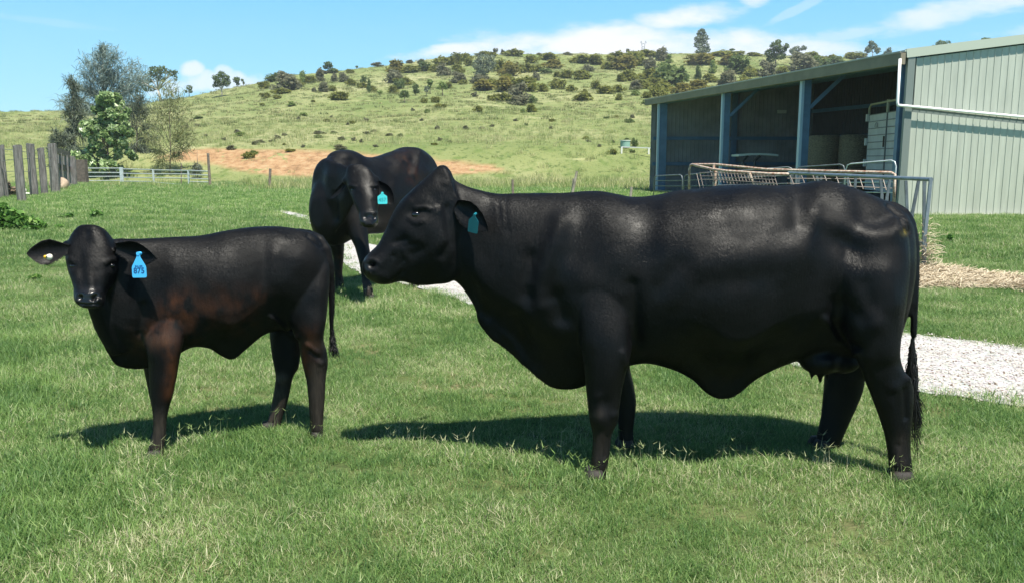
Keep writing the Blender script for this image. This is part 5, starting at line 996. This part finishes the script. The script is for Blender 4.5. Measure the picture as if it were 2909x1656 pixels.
def weeds():
    r = random.Random(21); m = leaf_mat('weed_leaf', (.035, .11, .018), (.13, .27, .055), .45, .35, c3=(.30, .42, .13)); md = leaf_mat('dry_scrub', (.10, .07, .05), (.26, .20, .14), .8, .1)
    def bush(name, px, py, cl, n, leaf, lab, mm=m, cat='weed', grp=None, z0=0.0):
        b = Gp(px, py); k = b.y/FS; root = empty(name, b, lab, cat, grp); mb = MB(); C = []
        for dx, dz, rx, rz in cl: C.append(((dx*k, r.uniform(-.6, .6)*rx*k, dz*k), (rx*k, rx*k*.8, rz*k))); mb.tube([(dx*k*.3, 0, 0), (dx*k*.8, 0, dz*k*.6), (dx*k, 0, dz*k)], .006+.3*k, 5)
        mb.build('stems', M_BARK, root); crown_obj('foliage', C, n, leaf, r.randrange(999), mm, root, hollow=.1, aspect=1.5)
    bush('leafy_bush', 40, 655, [(-60,40,30,30),(-30,48,26,28),(-5,40,24,26),(20,34,20,20),(42,26,20,18),(62,20,20,14),(82,14,12,10),(-40,20,30,20),(10,14,30,14),(60,8,26,10)], 1500, .085, 'low spreading leafy green bush at the left edge above the calf', cat='bush')
    bush('broadleaf_weed', 272, 618, [(0,14,10,8),(12,10,7,6),(-8,6,8,5)], 130, .07, 'small upright broadleaf weed in the lawn above the calf head', grp='broadleaf weeds in the lawn')
    bush('broadleaf_weed', 195, 622, [(0,8,14,6),(-18,4,8,4)], 110, .07, 'yellow-green weed between the left bush and the upright weed', grp='broadleaf weeds in the lawn')
    bush('broadleaf_weed', 160, 652, [(0,6,9,5),(14,8,6,4)], 90, .06, 'light green weed patch at the right end of the leafy bush', grp='broadleaf weeds in the lawn')
    bush('broadleaf_weed', 100, 795, [(0,8,12,6),(-14,4,8,4)], 90, .045, 'small weed in the grass below the calf left ear', grp='broadleaf weeds in the lawn')
    bush('broadleaf_weed', 148, 1080, [(0,6,14,6),(14,3,8,4)], 60, .035, 'tiny light weed in the grass left of the calf front leg', grp='broadleaf weeds in the lawn')
    bush('broadleaf_weed', 2698, 690, [(0,14,9,10),(6,6,7,5)], 90, .05, 'small dark weed in the lawn below the green shed wall', grp='broadleaf weeds in the lawn')
    bush('dry_scrub', 5, 560, [(0,46,18,24),(18,30,16,18),(30,16,14,12),(-10,20,20,20)], 420, .12, 'dry brown scrub heaped behind the leftmost fence posts', md, 'scrub')
weeds()

# ------------------------------------------------------------------ silver gates and the wire fence beyond
M_GALV = mat('galvanised', (.50, .55, .57), .4, metal=.25, n_scale=8, n_amt=.15); M_GALVD = mat('galvanised_dull', (.14, .165, .18), .5, metal=.5, n_scale=8, n_amt=.25); M_GALVM = mat('galvanised_mid', (.20, .24, .27), .45, metal=.4, n_scale=5, n_amt=.2); M_CREAM = mat('weathered_cream_pipe', (.55, .47, .38), .6, n_scale=18, n_amt=.5, col2=(.26, .12, .07))
fG = zr(150, 100, 3.1644)
def gates():
    def gate(x0, x1, rails0, rails1, Y0, Y1, lab, name='gate', bars=()):
        a = Wp(*fG(x0, rails0[-1]), Y0); b0 = Vector((a.x, a.y, 0)); root = empty(name, b0, lab, 'gate', 'silver gates in front of the trees')
        for ra, rb in zip(rails0, rails1): mb = MB(); mb.tube([Wp(*fG(x0, ra), Y0)-b0, Wp(*fG(x1, rb), Y1)-b0], .034, 6); mb.build('rail', M_GALV, root)
        for x, rr, Y in ((x0, rails0, Y0), (x1, rails1, Y1)): mb = MB(); t = Wp(*fG(x, rr[0]), Y); mb.tube([Vector((t.x, Y, .02))-b0, t-b0], .035, 6); mb.build('upright', M_GALV, root)
    gate(213, 603, (1199,1237,1275,1312), (1199,1239,1273,1310), 59, 58, 'first silver pipe gate from the left, next to the timber fence')
    gate(628, 897, (1206,1246,1282,1316), (1212,1250,1285,1320), 58, 55.5, 'second silver pipe gate, between the two gate posts')
    gate(907, 1213, (1215,1250,1285,1325), (1220,1252,1290,1352), 55.5, 51, 'third silver pipe gate, hanging lowest of the row')
    gate(1222, 1405, (1218,1255,1290,1320), (1228,1262,1298,1325), 55, 53, 'rightmost silver pipe gate, reaching the tall timber post')
    for x, yt, Y, w, lab in ((207,1187,58.8,.16,'pale steel gate post between timber fence and first gate'),(614,1190,57.8,.22,'wide steel gate post between first and second gates'),(901,1207,55.3,.10,'thin steel gate post between second and third gates')):
        t = Wp(*fG(x, yt), Y); mb = MB(); mb.box((0, 0, t.z/2), (w, .1, t.z)); o = mb.build('gate_post', M_GALV, None); o.location = (t.x, Y, 0); tag(o, lab, 'gate post')
gates()
def fence_posts():
    m = mat('old_post', (.16, .13, .11), .9, n_scale=6, n_amt=.4); mg = mat('grey_post', (.28, .25, .21), .9, n_scale=6, n_amt=.3)
    L = [(591,436,597,525,50,.16,m,'tall dark timber post at the right end of the gates'),(768,480,765,531,47,.15,m,'short dark timber post alone left of the back cow'),(1456,511,1457,549,33,.10,m,'small dark fence post behind the big cow neck'),(1639,487,1622,546,34,.11,mg,'leaning grey fence post behind the big cow shoulder'),(1629,508,1622,546,34.2,.07,mg,'thin short stake against the leaning fence post'),(1794,532,1788,562,28,.09,mg,'grey post top just left of the shed, behind the cow back'),(515,465,515,530,53,.07,m,'thin dark stake behind the third gate')]
    for xt, yt, xb, yb, Y, w, mm, lab in L:
        t = Wp(xt, yt, Y); b = Wp(xb, yb, Y); b.z = min(b.z, 0) if b.z > -.3 else -.3; b.z = -.1; mb = MB(); r0 = w/2; mb.tube([Vector((0, 0, 0)), (t-b)*.5, t-b], [r0*1.05, r0, r0*.95], 7); o = mb.build('fence_post', mm, None); o.location = b; tag(o, lab, 'fence post', 'fence posts along the far paddock')
fence_posts()
def tank():
    fT = zr(1730, 380, 15.05); p = hit(1776, 421, 58); Y = p.y; k = Y/FS; root = empty('water_tank', p, 'small round green ribbed water tank on the slope left of the shed', 'water tank'); m = mat('tank_green', (.22, .38, .32), .6); mb = MB(); rr = 13.5*k; prof = []
    for i in range(19): prof.append((rr*(1+(.03 if i % 2 else 0)), 19*k*i/18))
    vs = [(a*math.cos(t), a*math.sin(t), z) for a, z in prof for t in [2*math.pi*q/24 for q in range(24)]]; mb.add(vs, [(i*24+q, i*24+(q+1) % 24, (i+1)*24+(q+1) % 24, (i+1)*24+q) for i in range(18) for q in range(24)]+[tuple(range(18*24, 19*24))]); mb.build('tank_wall', m, root, True)
    mb = MB(); mb.tube([(0, 0, 18.6*k), (0, 0, 20.5*k)], rr*1.12, 24); mb.build('lid', mat('tank_lid', (.62, .66, .60), .6), root)
    wh = mat('white_rail', (.75, .75, .70), .6); q = hit(1766, 434, 58); base = Vector((q.x, q.y, q.z)); r2_ = empty('rail_fence', base, 'white single-rail fence in front of the green tank, running to the shed', 'fence')
    a = Wp(1767, 418.5, q.y); e = Wp(1862, 422, q.y-1.5); mb = MB(); mb.beam(a-base, e-base, .10, 2.6*k*1.1); mb.build('rail', wh, r2_)
    for px, py in ((1766, 418), (1843, 421)): t = Wp(px, py, q.y-.3); mb = MB(); mb.tube([Vector((t.x, t.y, q.z-.5))-base, t-base], .07, 6); mb.build('post', wh, r2_)
    for px, py, w, h, c, lab in ((1803, 418, 22, 26, 'd', 'dark pointed bush right beside the green water tank'), (1741, 437, 34, 15, 'o', 'low olive bush left of the white rail fence'), (1796, 434, 22, 9, 'd', 'dark low bush under the white rail')):
        s = hit(px, py, 58); kk = s.y/FS/.99; o = bpy.data.objects.new('shrub', PROTO[(c, 0)]); link(o); o.location = s; o.scale = (w*kk, w*kk, h*kk*1.3); tag(o, lab, 'shrub')
tank()

# ------------------------------------------------------------------ the big shed
fS = zr(1800, 80, 2.307)
def shed():
    A = Vector((10.98, 24.0, 0)); Bf = Vector((6.86, 42.6, 0)); fd = (Bf-A).normalized(); Lf = (Bf-A).length; root = empty('farm_shed', A, 'large open-fronted farm shed with pale green ribbed end wall and steel posts', 'shed')
    EZ = 4.45; slope = 0.122; DP = 8.0; rd = Vector((1, 0, 0))
    GREEN = mat('cladding_pale_green', (.415, .44, .375), .42, n_scale=1.6, n_amt=.10, stretch=(3, 3, .35), detail=7); TRIM = mat('trim_green_grey', (.16, .19, .175), .5); GUT = mat('gutter_green_grey', (.20, .175, .125), .75, n_scale=2, n_amt=.12); STEEL = mat('steel_shade_blue', (.085, .17, .27), .45, metal=.25, n_scale=3, n_amt=.15); STL2 = mat('steel_lit_tone', (.36, .49, .60), .45, metal=.3); INS = mat('inner_cladding', (.22, .22, .215), .6, n_scale=1.2, n_amt=.2); INSD = mat('inner_cladding_shade', (.035, .035, .034), .7, n_scale=1.2, n_amt=.2); ROOFI = mat('roof_sheet', (.42, .47, .40), .5); PVC = mat('pipe_white', (.86, .84, .85), .35)  # post steel split into shade-tinted and lit colours of one metal
    def ribbed(x_of, n, z0f, z1f, pitch, m, name, nrm, top_in=0.0):
        # trapezoid-ribbed sheet: x_of(s) gives the plan point at s metres, nrm the outward side
        pr = [(0, 0), (.011, .017), (.027, .017), (.038, 0)]; S = []
        for i in range(int(n/pitch)+1):
            for a, b in pr:
                if i*pitch+a <= n: S.append((i*pitch+a, b))
        S.append((n, 0)); vs = []
        for s, d in S: p = x_of(s)+nrm*d; vs += [(p.x, p.y, z0f(s)), (p.x, p.y, z1f(s))]
        mb = MB(); mb.add(vs, [(2*i, 2*i+2, 2*i+3, 2*i+1) for i in range(len(S)-1)]); mb.build(name, m, root)
    inv = lambda p: p-A
    # gable end facing the camera: lower and upper sheets, flashing between
    zp0 = Wp(*fS(1790, 520), 24).z; zp1 = Wp(2909, 340, 24).z
    zmid = lambda s: zp0+(zp1-zp0)*s/3.2 if s < 3.4 else zp1+(zp1-zp0)*(.2/3.2)
    xo = lambda s: Vector((s+.16, 0, 0)); nf = Vector((0, -1, 0))
    ribbed(xo, DP-.2, lambda s: 0.03, lambda s: zmid(s)-.13, .196, GREEN, 'wall_sheeting', nf)
    ribbed(lambda s: Vector((s+.22, -.0, 0)), DP-.26, lambda s: zmid(s)-.02, lambda s: EZ-.12+slope*s, .196, GREEN, 'wall_sheeting', nf)
    mb = MB()
    for s0, s1 in ((0, 3.4), (3.4, DP)): mb.add([(s0, .02, zmid(s0)-.24), (s1, .02, zmid(s1)-.24), (s1, .02, zmid(s1)+.02), (s0, .02, zmid(s0)+.02)], [(0, 1, 2, 3)])
    mb.build('flashing', TRIM, root)
    mb = MB(); mb.box((.06, -.03, EZ/2), (.20, .12, EZ)); mb.build('corner_trim', TRIM, root)
    mb = MB(); mb.beam((-.10, -.06, EZ+.0), (DP, -.06, EZ+slope*DP), .10, .24); mb.build('barge_board', mat('barge_pale', (.42, .46, .38), .45), root)
    mb = MB(); mb.box((DP/2, -.05, .015), (DP, .2, .03)); mb.build('footing', mat('concrete', (.4, .39, .37), .9), root)
    # back wall, far end wall, side beyond (inner faces show)
    far0 = inv(Bf)-fd*.15
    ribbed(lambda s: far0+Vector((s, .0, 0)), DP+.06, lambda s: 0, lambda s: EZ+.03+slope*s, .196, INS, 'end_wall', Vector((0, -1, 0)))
    bk = [Vector((DP, .1, 0)), far0+Vector((DP, 0, 0))]; ln = (bk[1]-bk[0]).length; bd = (bk[1]-bk[0]).normalized()
    ribbed(lambda s: bk[0]+bd*s, ln, lambda s: 0, lambda s: EZ+.03+slope*DP, .196, INSD, 'back_wall', Vector((-1, 0, 0)))  # back wall cladding darkened in colour to deepen the shade inside
    # roof sheet with ribs above and purlins below
    mb = MB(); e0 = Vector((-.15, -.1, EZ+.04)); e1 = inv(Bf)+Vector((-.15, .1, EZ+.04)); w = Vector((DP+.3, 0, slope*(DP+.3))); up = Vector((0, 0, .05)); mb.add([e0, e1, e1+w, e0+w, e0+up, e1+up, e1+w+up, e0+w+up], [(0,1,2,3),(7,6,5,4),(0,4,5,1),(1,5,6,2),(2,6,7,3),(3,7,4,0)]); mb.build('roof', ROOFI, root)
    for i in range(7): s = .6+i*1.15; mb = MB(); mb.beam(Vector((s, .2, EZ+slope*s-.10)), far0+Vector((s, -.05, EZ+slope*s-.10)), .07, .18); mb.build('purlin', STEEL, root)
    # gutter along the open front
    mb = MB(); g0 = Vector((-.20, -.12, EZ-.06)); g1 = inv(Bf)+Vector((-.20, .1, EZ-.06)); mb.beam(g0-Vector((0, 0, .08)), g1-Vector((0, 0, .02)), .15, .31); mb.build('gutter', GUT, root); mb = MB(); mb.beam(g0+Vector((-.085, 0, .095)), g1+Vector((-.085, 0, .095)), .03, .03); mb.build('gutter_lip', mat('gutter_edge', (.30, .30, .24), .4), root)
    mb = MB(); mb.beam(Vector((.34, .15, EZ-.12)), inv(Bf)+Vector((.34, -.05, EZ-.12)), .10, .22); mb.build('eave_beam', STEEL, root)
    # posts along the front, deep channel sections with a lit tone painted on the outer face
    us = []
    for px in (1869, 2049, 2270):
        lo, hi = 0., 1.
        for _ in range(40):
            mm = (lo+hi)/2; q = Bf.lerp(A, mm); x = proj(np.array([[q.x, q.y, 1.5]]))[0, 0]
            if x < px: lo = mm
            else: hi = mm
        us.append((lo, px))
    for u, px in us:
        q = inv(Bf.lerp(A, u)); Yq = q.y+24; wpx = {1869: 22, 2049: 18, 2270: 22}[px]; wd = wpx*Yq/FS
        mb = MB(); mb.box((q.x+wd/2, q.y, EZ/2), (wd, .14, EZ)); mb.build('post', STEEL, root); mb = MB(); mb.box((q.x-.03, q.y-.02, EZ/2), (.09, .22, EZ-.004)); mb.build('post_flange', STL2, root)
        if px != 1869: mb = MB(); mb.beam(Vector((q.x+wd, q.y, EZ-1.15)), Vector((q.x+wd+1.2, q.y, EZ+.02)), .08, .12); mb.build('brace', STEEL, root)
    q = inv(A); mb = MB(); mb.box((.02, .30, EZ/2), (.16, .2, EZ-.01)); mb.build('post', STEEL, root)
    for z in (1.35, 2.6): mb = MB(); mb.beam(far0+Vector((0.1, -.12, z)), far0+Vector((DP-.2, -.12, z)), .10, .16); mb.build('girt', STEEL, root)
    for z in (1.35, 2.6, 3.9): mb = MB(); mb.beam(bk[0]+Vector((-.12, .2, z)), bk[1]+Vector((-.12, -.2, z)), .10, .16); mb.build('girt', STEEL, root)
    mb = MB(); fp = far0+Vector((4.1, -.1, 0)); mb.box((fp.x, fp.y, 2.4), (.25, .16, 4.8)); mb.build('post', STEEL, root)
    # white storm pipe: down from the gutter then falling along the gable
    ptop = Wp(2557, 168, 23.82)-A; pb = Wp(2549, 300, 23.82)-A; pr = Wp(2909, 333.5, 23.82)-A; pr2 = pb+(pr-pb)*2.2
    mb = MB(); mb.tube([ptop, pb.lerp(ptop, .06), pb+Vector((.02, 0, -.0)), pb+(pr2-pb)*.01, pr2], [.038, .038, .040, .038, .038], 10); mb.build('storm_pipe', PVC, root, True)
    pa = Wp(*fS(128, 500), 42.8)-A; pc = Wp(*fS(126, 722), 42.8)-A; mb = MB(); mb.tube([pa, pc, pc+Vector((.2, 0, -.1))], .06, 8); mb.build('downpipe', STL2, root, True)
    mb = MB(); c = Wp(*fS(972, 550), 41.9)-A; mb.box(c, (.42, .12, .16)); mb.build('light_fitting', mat('fitting_white', (.5, .5, .47), .5), root)
    mb = MB(); mb.add([(-.1, .2, .012), (DP, .2, .012), tuple(far0+Vector((DP, 0, .012))), tuple(far0+Vector((0, 0, .012)))], [(0, 1, 2, 3)]); mb.build('earth_floor', mat('shed_floor', (.06, .05, .04), .95, n_scale=2, n_amt=.3), root)
shed()
def bales():
    m = mat('hay_bale', (.20, .16, .10), .95, n_scale=14, n_amt=.5, bump=.03, stretch=(1, 1, 5)); G = 'round hay bales stacked in the shed'
    L = [(2340, 33, 0, 'lower left round hay bale in the shed, under another bale'), (2340, 33, 1.24, 'upper left round hay bale in the shed, between the second post and its neighbour'), (2428, 32.4, 0, 'lower right round hay bale in the shed, beside the pale crate'), (2428, 32.4, 1.24, 'upper right round hay bale in the shed, beside the pale crate')]
    for px, Y, z, lab in L:
        p = Wp(px, 450, Y); mb = MB(); n = 30; r = random.Random(px+int(z)); rows = [(.50, 0), (.59, .05), (.60, .3), (.605, .62), (.60, .95), (.585, 1.19), (.5, 1.235), (.02, 1.236)]
        mb.add([(a*(1+r.uniform(-.015, .015))*math.cos(t), a*math.sin(t), h) for a, h in rows for t in [6.2832*q/n for q in range(n)]], [(i*n+q, i*n+(q+1) % n, (i+1)*n+(q+1) % n, (i+1)*n+q) for i in range(len(rows)-1) for q in range(n)]); o = mb.build('hay_bale', m, None, True); o.location = (p.x, Y, z+.012); tag(o, lab, 'hay bale', G)
bales()
def crate():
    fK = zr(2420, 260, 4.855); a = Wp(2469, 332, 29.0); b = Wp(2566, 317, 25.9); H = 3.04; base = Vector((b.x, b.y, 0)); root = empty('stock_crate', base, 'tall pale grey steel stock crate with horizontal ribs inside the shed corner', 'stock crate')
    PAL = mat('crate_pale_grey', (.50, .485, .46), .55, n_scale=2, n_amt=.1); DK = mat('crate_seam', (.15, .15, .15), .6)
    d = (Vector((a.x, a.y, 0))-base); L = d.length; d.normalize(); n = Vector((d.y, -d.x, 0));
    if n.x > 0: n = -n
    mb = MB(); c = base+d*L/2-n*.9; z0 = .55
    P = [Vector((0, 0, z0)), d*L+Vector((0, 0, z0)), d*L-n*1.9+Vector((0, 0, z0)), -n*1.9+Vector((0, 0, z0))]; mb.add(P+[p+Vector((0, 0, H-z0)) for p in P], [(3,2,1,0),(4,5,6,7),(0,1,5,4),(1,2,6,5),(2,3,7,6),(3,0,4,7)]); mb.build('side_panel', PAL, root)
    for i in range(11): z = z0+.05+i*(H-z0)/11+.17; mb = MB(); mb.beam(n*.012+Vector((0, 0, z)), d*L+n*.012+Vector((0, 0, z)), .024, .022); mb.build('rib', DK, root)
    s = L*.42
    mb = MB(); mb.beam(d*s+n*.02+Vector((0, 0, z0)), d*s+n*.02+Vector((0, 0, H)), .03, .05, up=d); mb.build('door_jamb', DK, root)
    mb = MB(); mb.beam(d*(s+.12)+n*.04+Vector((0, 0, 1.95)), d*(s+.12)+n*.04+Vector((0, 0, 2.3)), .04, .05, up=d); mb.build('latch', M_BARKD, root)
    for z in (1.45, 2.15, 2.95): mb = MB(); mb.beam(d*L+n*.05+Vector((0, 0, z-.12)), d*L+n*.05+Vector((0, 0, z+.12)), .08, .12, up=d); mb.build('hinge', PAL, root)
    yel = mat('frame_yellow_grey', (.36, .33, .22), .5); mb = MB(); mb.tube([d*L+Vector((0, 0, H)), d*L+Vector((0, 0, H+.22)), d*(L-.15)+Vector((0, 0, H+.34)), Vector((0, 0, H+.34)), Vector((0, 0, H))], .035, 7); mb.tube([d*(s+.02)+Vector((0, 0, H)), d*(s+.02)+Vector((0, 0, H+.40))], .05, 6); mb.build('top_rail', yel, root)
    mb = MB(); c2 = d*(L*.72)+n*.03; arc = [c2+d*(math.cos(t)*.14)+Vector((0, 0, 2.62+math.sin(t)*.14)) for t in [math.pi*q/10 for q in range(11)]]; mb.tube(arc, .008, 5); mb.tube([arc[0], arc[-1]], .008, 5); mb.tube([c2+d*.08+Vector((0, 0, 2.67)), c2-d*.08+Vector((0, 0, 2.67))], .007, 5); mb.tube([c2+d*.05+Vector((0, 0, 2.71)), c2-d*.05+Vector((0, 0, 2.71))], .007, 5); mb.build('emblem', DK, root)
    mb = MB()
    for s2 in (.5, 2.4): mb.tube([d*s2-n*.2+Vector((0, 0, .34)), d*s2-n*.45+Vector((0, 0, .34))], .34, 20)
    mb.build('wheel', mat('rubber', (.02, .02, .02), .8), root)
crate()
def buggy():
    p = Wp(*fS(795, 830), 34); base = Vector((p.x, 34, 0)); root = empty('farm_buggy', base, 'farm buggy with a pale flat canopy parked inside the open shed', 'buggy'); z = p.z; w = 110/FS*34/2; DK = mat('buggy_dark', (.03, .035, .04), .5); CP = mat('canopy_pale', (.42, .47, .46), .45)
    mb = MB(); vs = []
    for i in range(9):
        t = -1+i/4; vs += [(t*w, -.5, z-.03-.05*t*t), (t*w, .6, z-.03-.05*t*t), (t*w, -.5, z+.05-.05*t*t), (t*w, .6, z+.05-.05*t*t)]
    mb.add(vs, [f for i in range(8) for f in ((4*i, 4*i+4, 4*i+5, 4*i+1), (4*i+2, 4*i+3, 4*i+7, 4*i+6), (4*i, 4*i+2, 4*i+6, 4*i+4), (4*i+1, 4*i+5, 4*i+7, 4*i+3))]+[(0, 1, 3, 2), (32, 34, 35, 33)]); mb.build('canopy', CP, root)
    for x in (-.6*w-.1, -.1): 
        mb = MB(); mb.tube([(x+.25, -.2, z-.06), (x+.05, -.2, z-.25), (x, -.2, .8)], .05, 7); mb.build('canopy_post', DK, root)
    mb = MB(); mb.box((-.1, 0, .62), (1.7, .9, .45)); mb.box((.55, 0, .95), (.5, .85, .25)); mb.build('body', DK, root); mb = MB(); mb.box((-.25, 0, 1.0), (.45, .8, .12)); mb.box((-.48, 0, 1.2), (.1, .8, .4)); mb.build('seat', DK, root)
    for x in (-.65, .6):
        for y in (-.45, .45): mb = MB(); mb.tube([(x, y-.1, .28), (x, y+.1, .28)], .28, 18); mb.build('wheel', mat('tyre', (.015, .015, .015), .85), root)
buggy()
def yard():
    # galvanised yard panels standing in front of the shed
    def panel(pts, rails, lab, r=.019, arch=.16, m=M_GALVD):
        (ax, ay, aY), (bx, by, bY) = pts; a = Wp(ax, ay, aY); b = Wp(bx, by, bY); base = Vector((a.x, a.y, 0)); root = empty('yard_panel', base, lab, 'yard panel', 'yard panels in front of the shed'); d = b-a; dh = Vector((d.x, d.y, 0)).normalized(); a0 = a-base; b0 = b-base
        mb = MB(); mb.tube([Vector((a0.x, a0.y, 0.02)), a0-Vector((0, 0, arch)), a0+dh*arch*.3-Vector((0, 0, arch*.25)), a0+dh*arch, b0-dh*arch, b0-dh*arch*.3-Vector((0, 0, arch*.25)), b0-Vector((0, 0, arch)), Vector((b0.x, b0.y, 0.02))], r, 8); mb.build('frame', m, root, True)
        for i in range(1, rails): t = i/rails; mb = MB(); za = a0.z*(1-t)+.12*t; zb = b0.z*(1-t)+.12*t; mb.tube([Vector((a0.x, a0.y, za)), Vector((b0.x, b0.y, zb))], r*.8, 6); mb.build('rail', m, root)
    f6 = zr(1780, 440, 6.395); f7 = zr(2160, 440, 4.281)
    panel([(*f6(500, 386), 30), (*f6(1018, 366), 28.5)], 5, 'leftmost silver yard panel, touching the first shed post')
    panel([(*f6(1042, 366), 28.4), (*f6(1620, 318), 27)], 5, 'second silver yard panel from the left, under the cream feeder end')
    panel([(*f6(1640, 318), 26.9), (*f7(400, 152), 25.6)], 5, 'third silver yard panel, behind the cream feeder rails')
    panel([(*f7(442, 150), 25.5), (*f7(1030, 120), 24.2)], 5, 'fourth silver yard panel, in front of the hay bales')
    panel([(*f7(1045, 112), 24.1), (*f7(1655, 70), 22.6)], 5, 'rightmost silver yard panel, in front of the pale crate', m=M_GALV)
    # cream and rust hay feeder: two long rails, end hoop, slanting mesh
    a1, b1 = (f6(1160, 190), 20.0), (f7(1640, 222), 15.5); a2, b2 = (f6(1290, 207), 18.9), (f7(1540, 240), 15.1)
    base = Wp(*a1[0], a1[1]); base.z = 0; root = empty('hay_feeder', base, 'long hay feeder of cream and rusty pipe with slanting mesh, behind the cow back', 'hay feeder')
    P = lambda q, Y: Wp(*q, Y)-base
    mb = MB(); mb.tube([P(f6(1135, 660), 20.05), P(f6(1140, 260), 20.02), P(f6(1165, 190), 20), P(f6(1200, 180), 19.9), P(f6(1620, 180), 19.2), P(f6(2558, 272), 17.8), P(f7(800, 202), 16.6), P(f7(1590, 220), 15.5), P(f7(1635, 240), 15.4), P(f7(1625, 600), 15.4)], .028, 8); mb.build('top_rail', M_CREAM, root, True)
    mb = MB(); mb.tube([P(f6(1200, 182), 19.9), P(f6(1330, 215), 18.6), P(f6(1560, 265), 17.9), P(f6(1820, 300), 17.4), P(f6(2558, 348), 16.6), P(f7(340, 238), 16.2)], .028, 8); mb.build('inner_rail', M_CREAM, root, True)
    for x0, y0, x1, y1, Y in ((1585, 185, 1590, 590, 17.9), (1620, 250, 1600, 590, 17.9), (2230, 335, 2320, 530, 16.9)): mb = MB(); mb.tube([P(f6(x0, y0), Y), P(f6(x1, y1), Y-.05)], .03, 7); mb.build('leg', M_CREAM, root)
    mb = MB(); MESHM = mat('feeder_mesh', (.20, .17, .15), .6, metal=.2)
    for i in range(24):
        t = i/23; x = 1275+t*1400; ytop = np.interp(x, [1275, 1560, 1820, 2700], [350, 265, 302, 356]); Y = np.interp(x, [1200, 2700], [18.6, 16.5]); mb.tube([P(f6(x, ytop if x > 1400 else 350), Y), P(f6(x+70, ytop+230+(80 if x < 1400 else 0)), Y-.35)], .0075, 5)
    for j in range(3):
        mb.tube([P(f6(x, np.interp(x, [1275, 1560, 1820, 2700], [330, 330, 345, 400])+j*62), np.interp(x, [1200, 2700], [18.4, 16.3])-.1*j) for x in (1330, 1600, 1900, 2200, 2500, 2700)], .009, 5)
    for i in range(9): x = 360+i*140; mb.tube([P(f7(x, 255), 16.0-i*.05), P(f7(x+50, 370+i*8), 15.8-i*.05)], .010, 5); 
    for j in range(2): mb.tube([P(f7(330, 290+j*60), 16), P(f7(1600, 300+j*110), 15.2)], .009, 5)
    mb.build('mesh', MESHM, root)
    # grey galvanised feeder in front with V bars
    c0 = Wp(*f7(2075, 300), 12.0); base = Vector((c0.x, c0.y, 0)); root = empty('hay_feeder', base, 'grey galvanised hay feeder with V-shaped bars, its corner beyond the cow rump', 'hay feeder'); P = lambda q, Y: Wp(*q, Y)-base
    def Yr(x): return np.interp(x, [345, 2075], [18.2, 12.0])
    mb = MB(); mb.tube([P(f7(345, 222), 18.2), P(f7(2080, 303), 12.0)], .030, 8); mb.build('top_rail', M_GALVM, root)

    def bar(x0, y0, x1, y1, dY=0, w=.045): 
        mb = MB(); Y = Yr(x0)+dY; b = P(f7(x1, y1), Y); mb.beam(P(f7(x0, y0), Y), b, w, .02, up=Vector((0, 1, 0))); mb.build('bar', M_GALVD, root)
    for q in ((430, 250, 445, 380), (480, 255, 455, 380), (360, 235, 385, 370), (685, 262, 705, 330), (745, 270, 735, 310), (1062, 280, 1075, 400), (1160, 285, 1150, 410), (1462, 300, 1480, 500), (1575, 300, 1540, 520), (1770, 318, 1785, 690, 0), (1925, 320, 1845, 730, 0), (1993, 320, 1990, 990, 0)): bar(*q[:4])
    mb = MB(); g = Gp(2625, 765)-base; mb.beam(P(f7(2072, 310), 12.0), P(f7(2000, 1000), 12.0), .045, .03, up=Vector((0, 1, 0))); mb.beam(P(f7(1995, 980), 12.0), Vector((g.x, P(f7(1995, 980), 12.0).y, 0)), .05, .04, up=Vector((0, 1, 0))); mb.build('leg', M_GALVM, root)
    for x, y in ((1480, 490), (1540, 520), (700, 330), (445, 380), (1075, 400), (1785, 690), (1845, 730)):
        Y = Yr(x); q = P(f7(x, y), Y); mb = MB(); mb.beam(q, Vector((q.x, q.y, .02)), .05, .02, up=Vector((0, 1, 0))); mb.build('leg', M_GALVD, root)
    q0 = Vector((P(f7(345, 222), 18.2).x, P(f7(345, 222), 18.2).y, .35)); q1 = Vector((g.x, P(f7(1995, 980), 12.0).y, .35)); mb = MB(); mb.beam(q0, q1, .05, .05); mb.build('lower_rail', M_GALVD, root)
yard()
# ------------------------------------------------------------------ thin air between here and the ridge
def haze():
    mb = MB(); mb.box((0, 300, 48), (1500, 700, 100)); m = bpy.data.materials.new('air'); m.use_nodes = True; nt = m.node_tree; nt.nodes.remove(nt.nodes['Principled BSDF'])
    v = nt.nodes.new('ShaderNodeVolumePrincipled'); v.inputs['Color'].default_value = (.82, .9, 1, 1); v.inputs['Density'].default_value = 0.00030; nt.links.new(v.outputs[0], nt.nodes['Material Output'].inputs['Volume'])
    o = mb.build('haze', m, None); tag(o, kind='stuff')
haze()
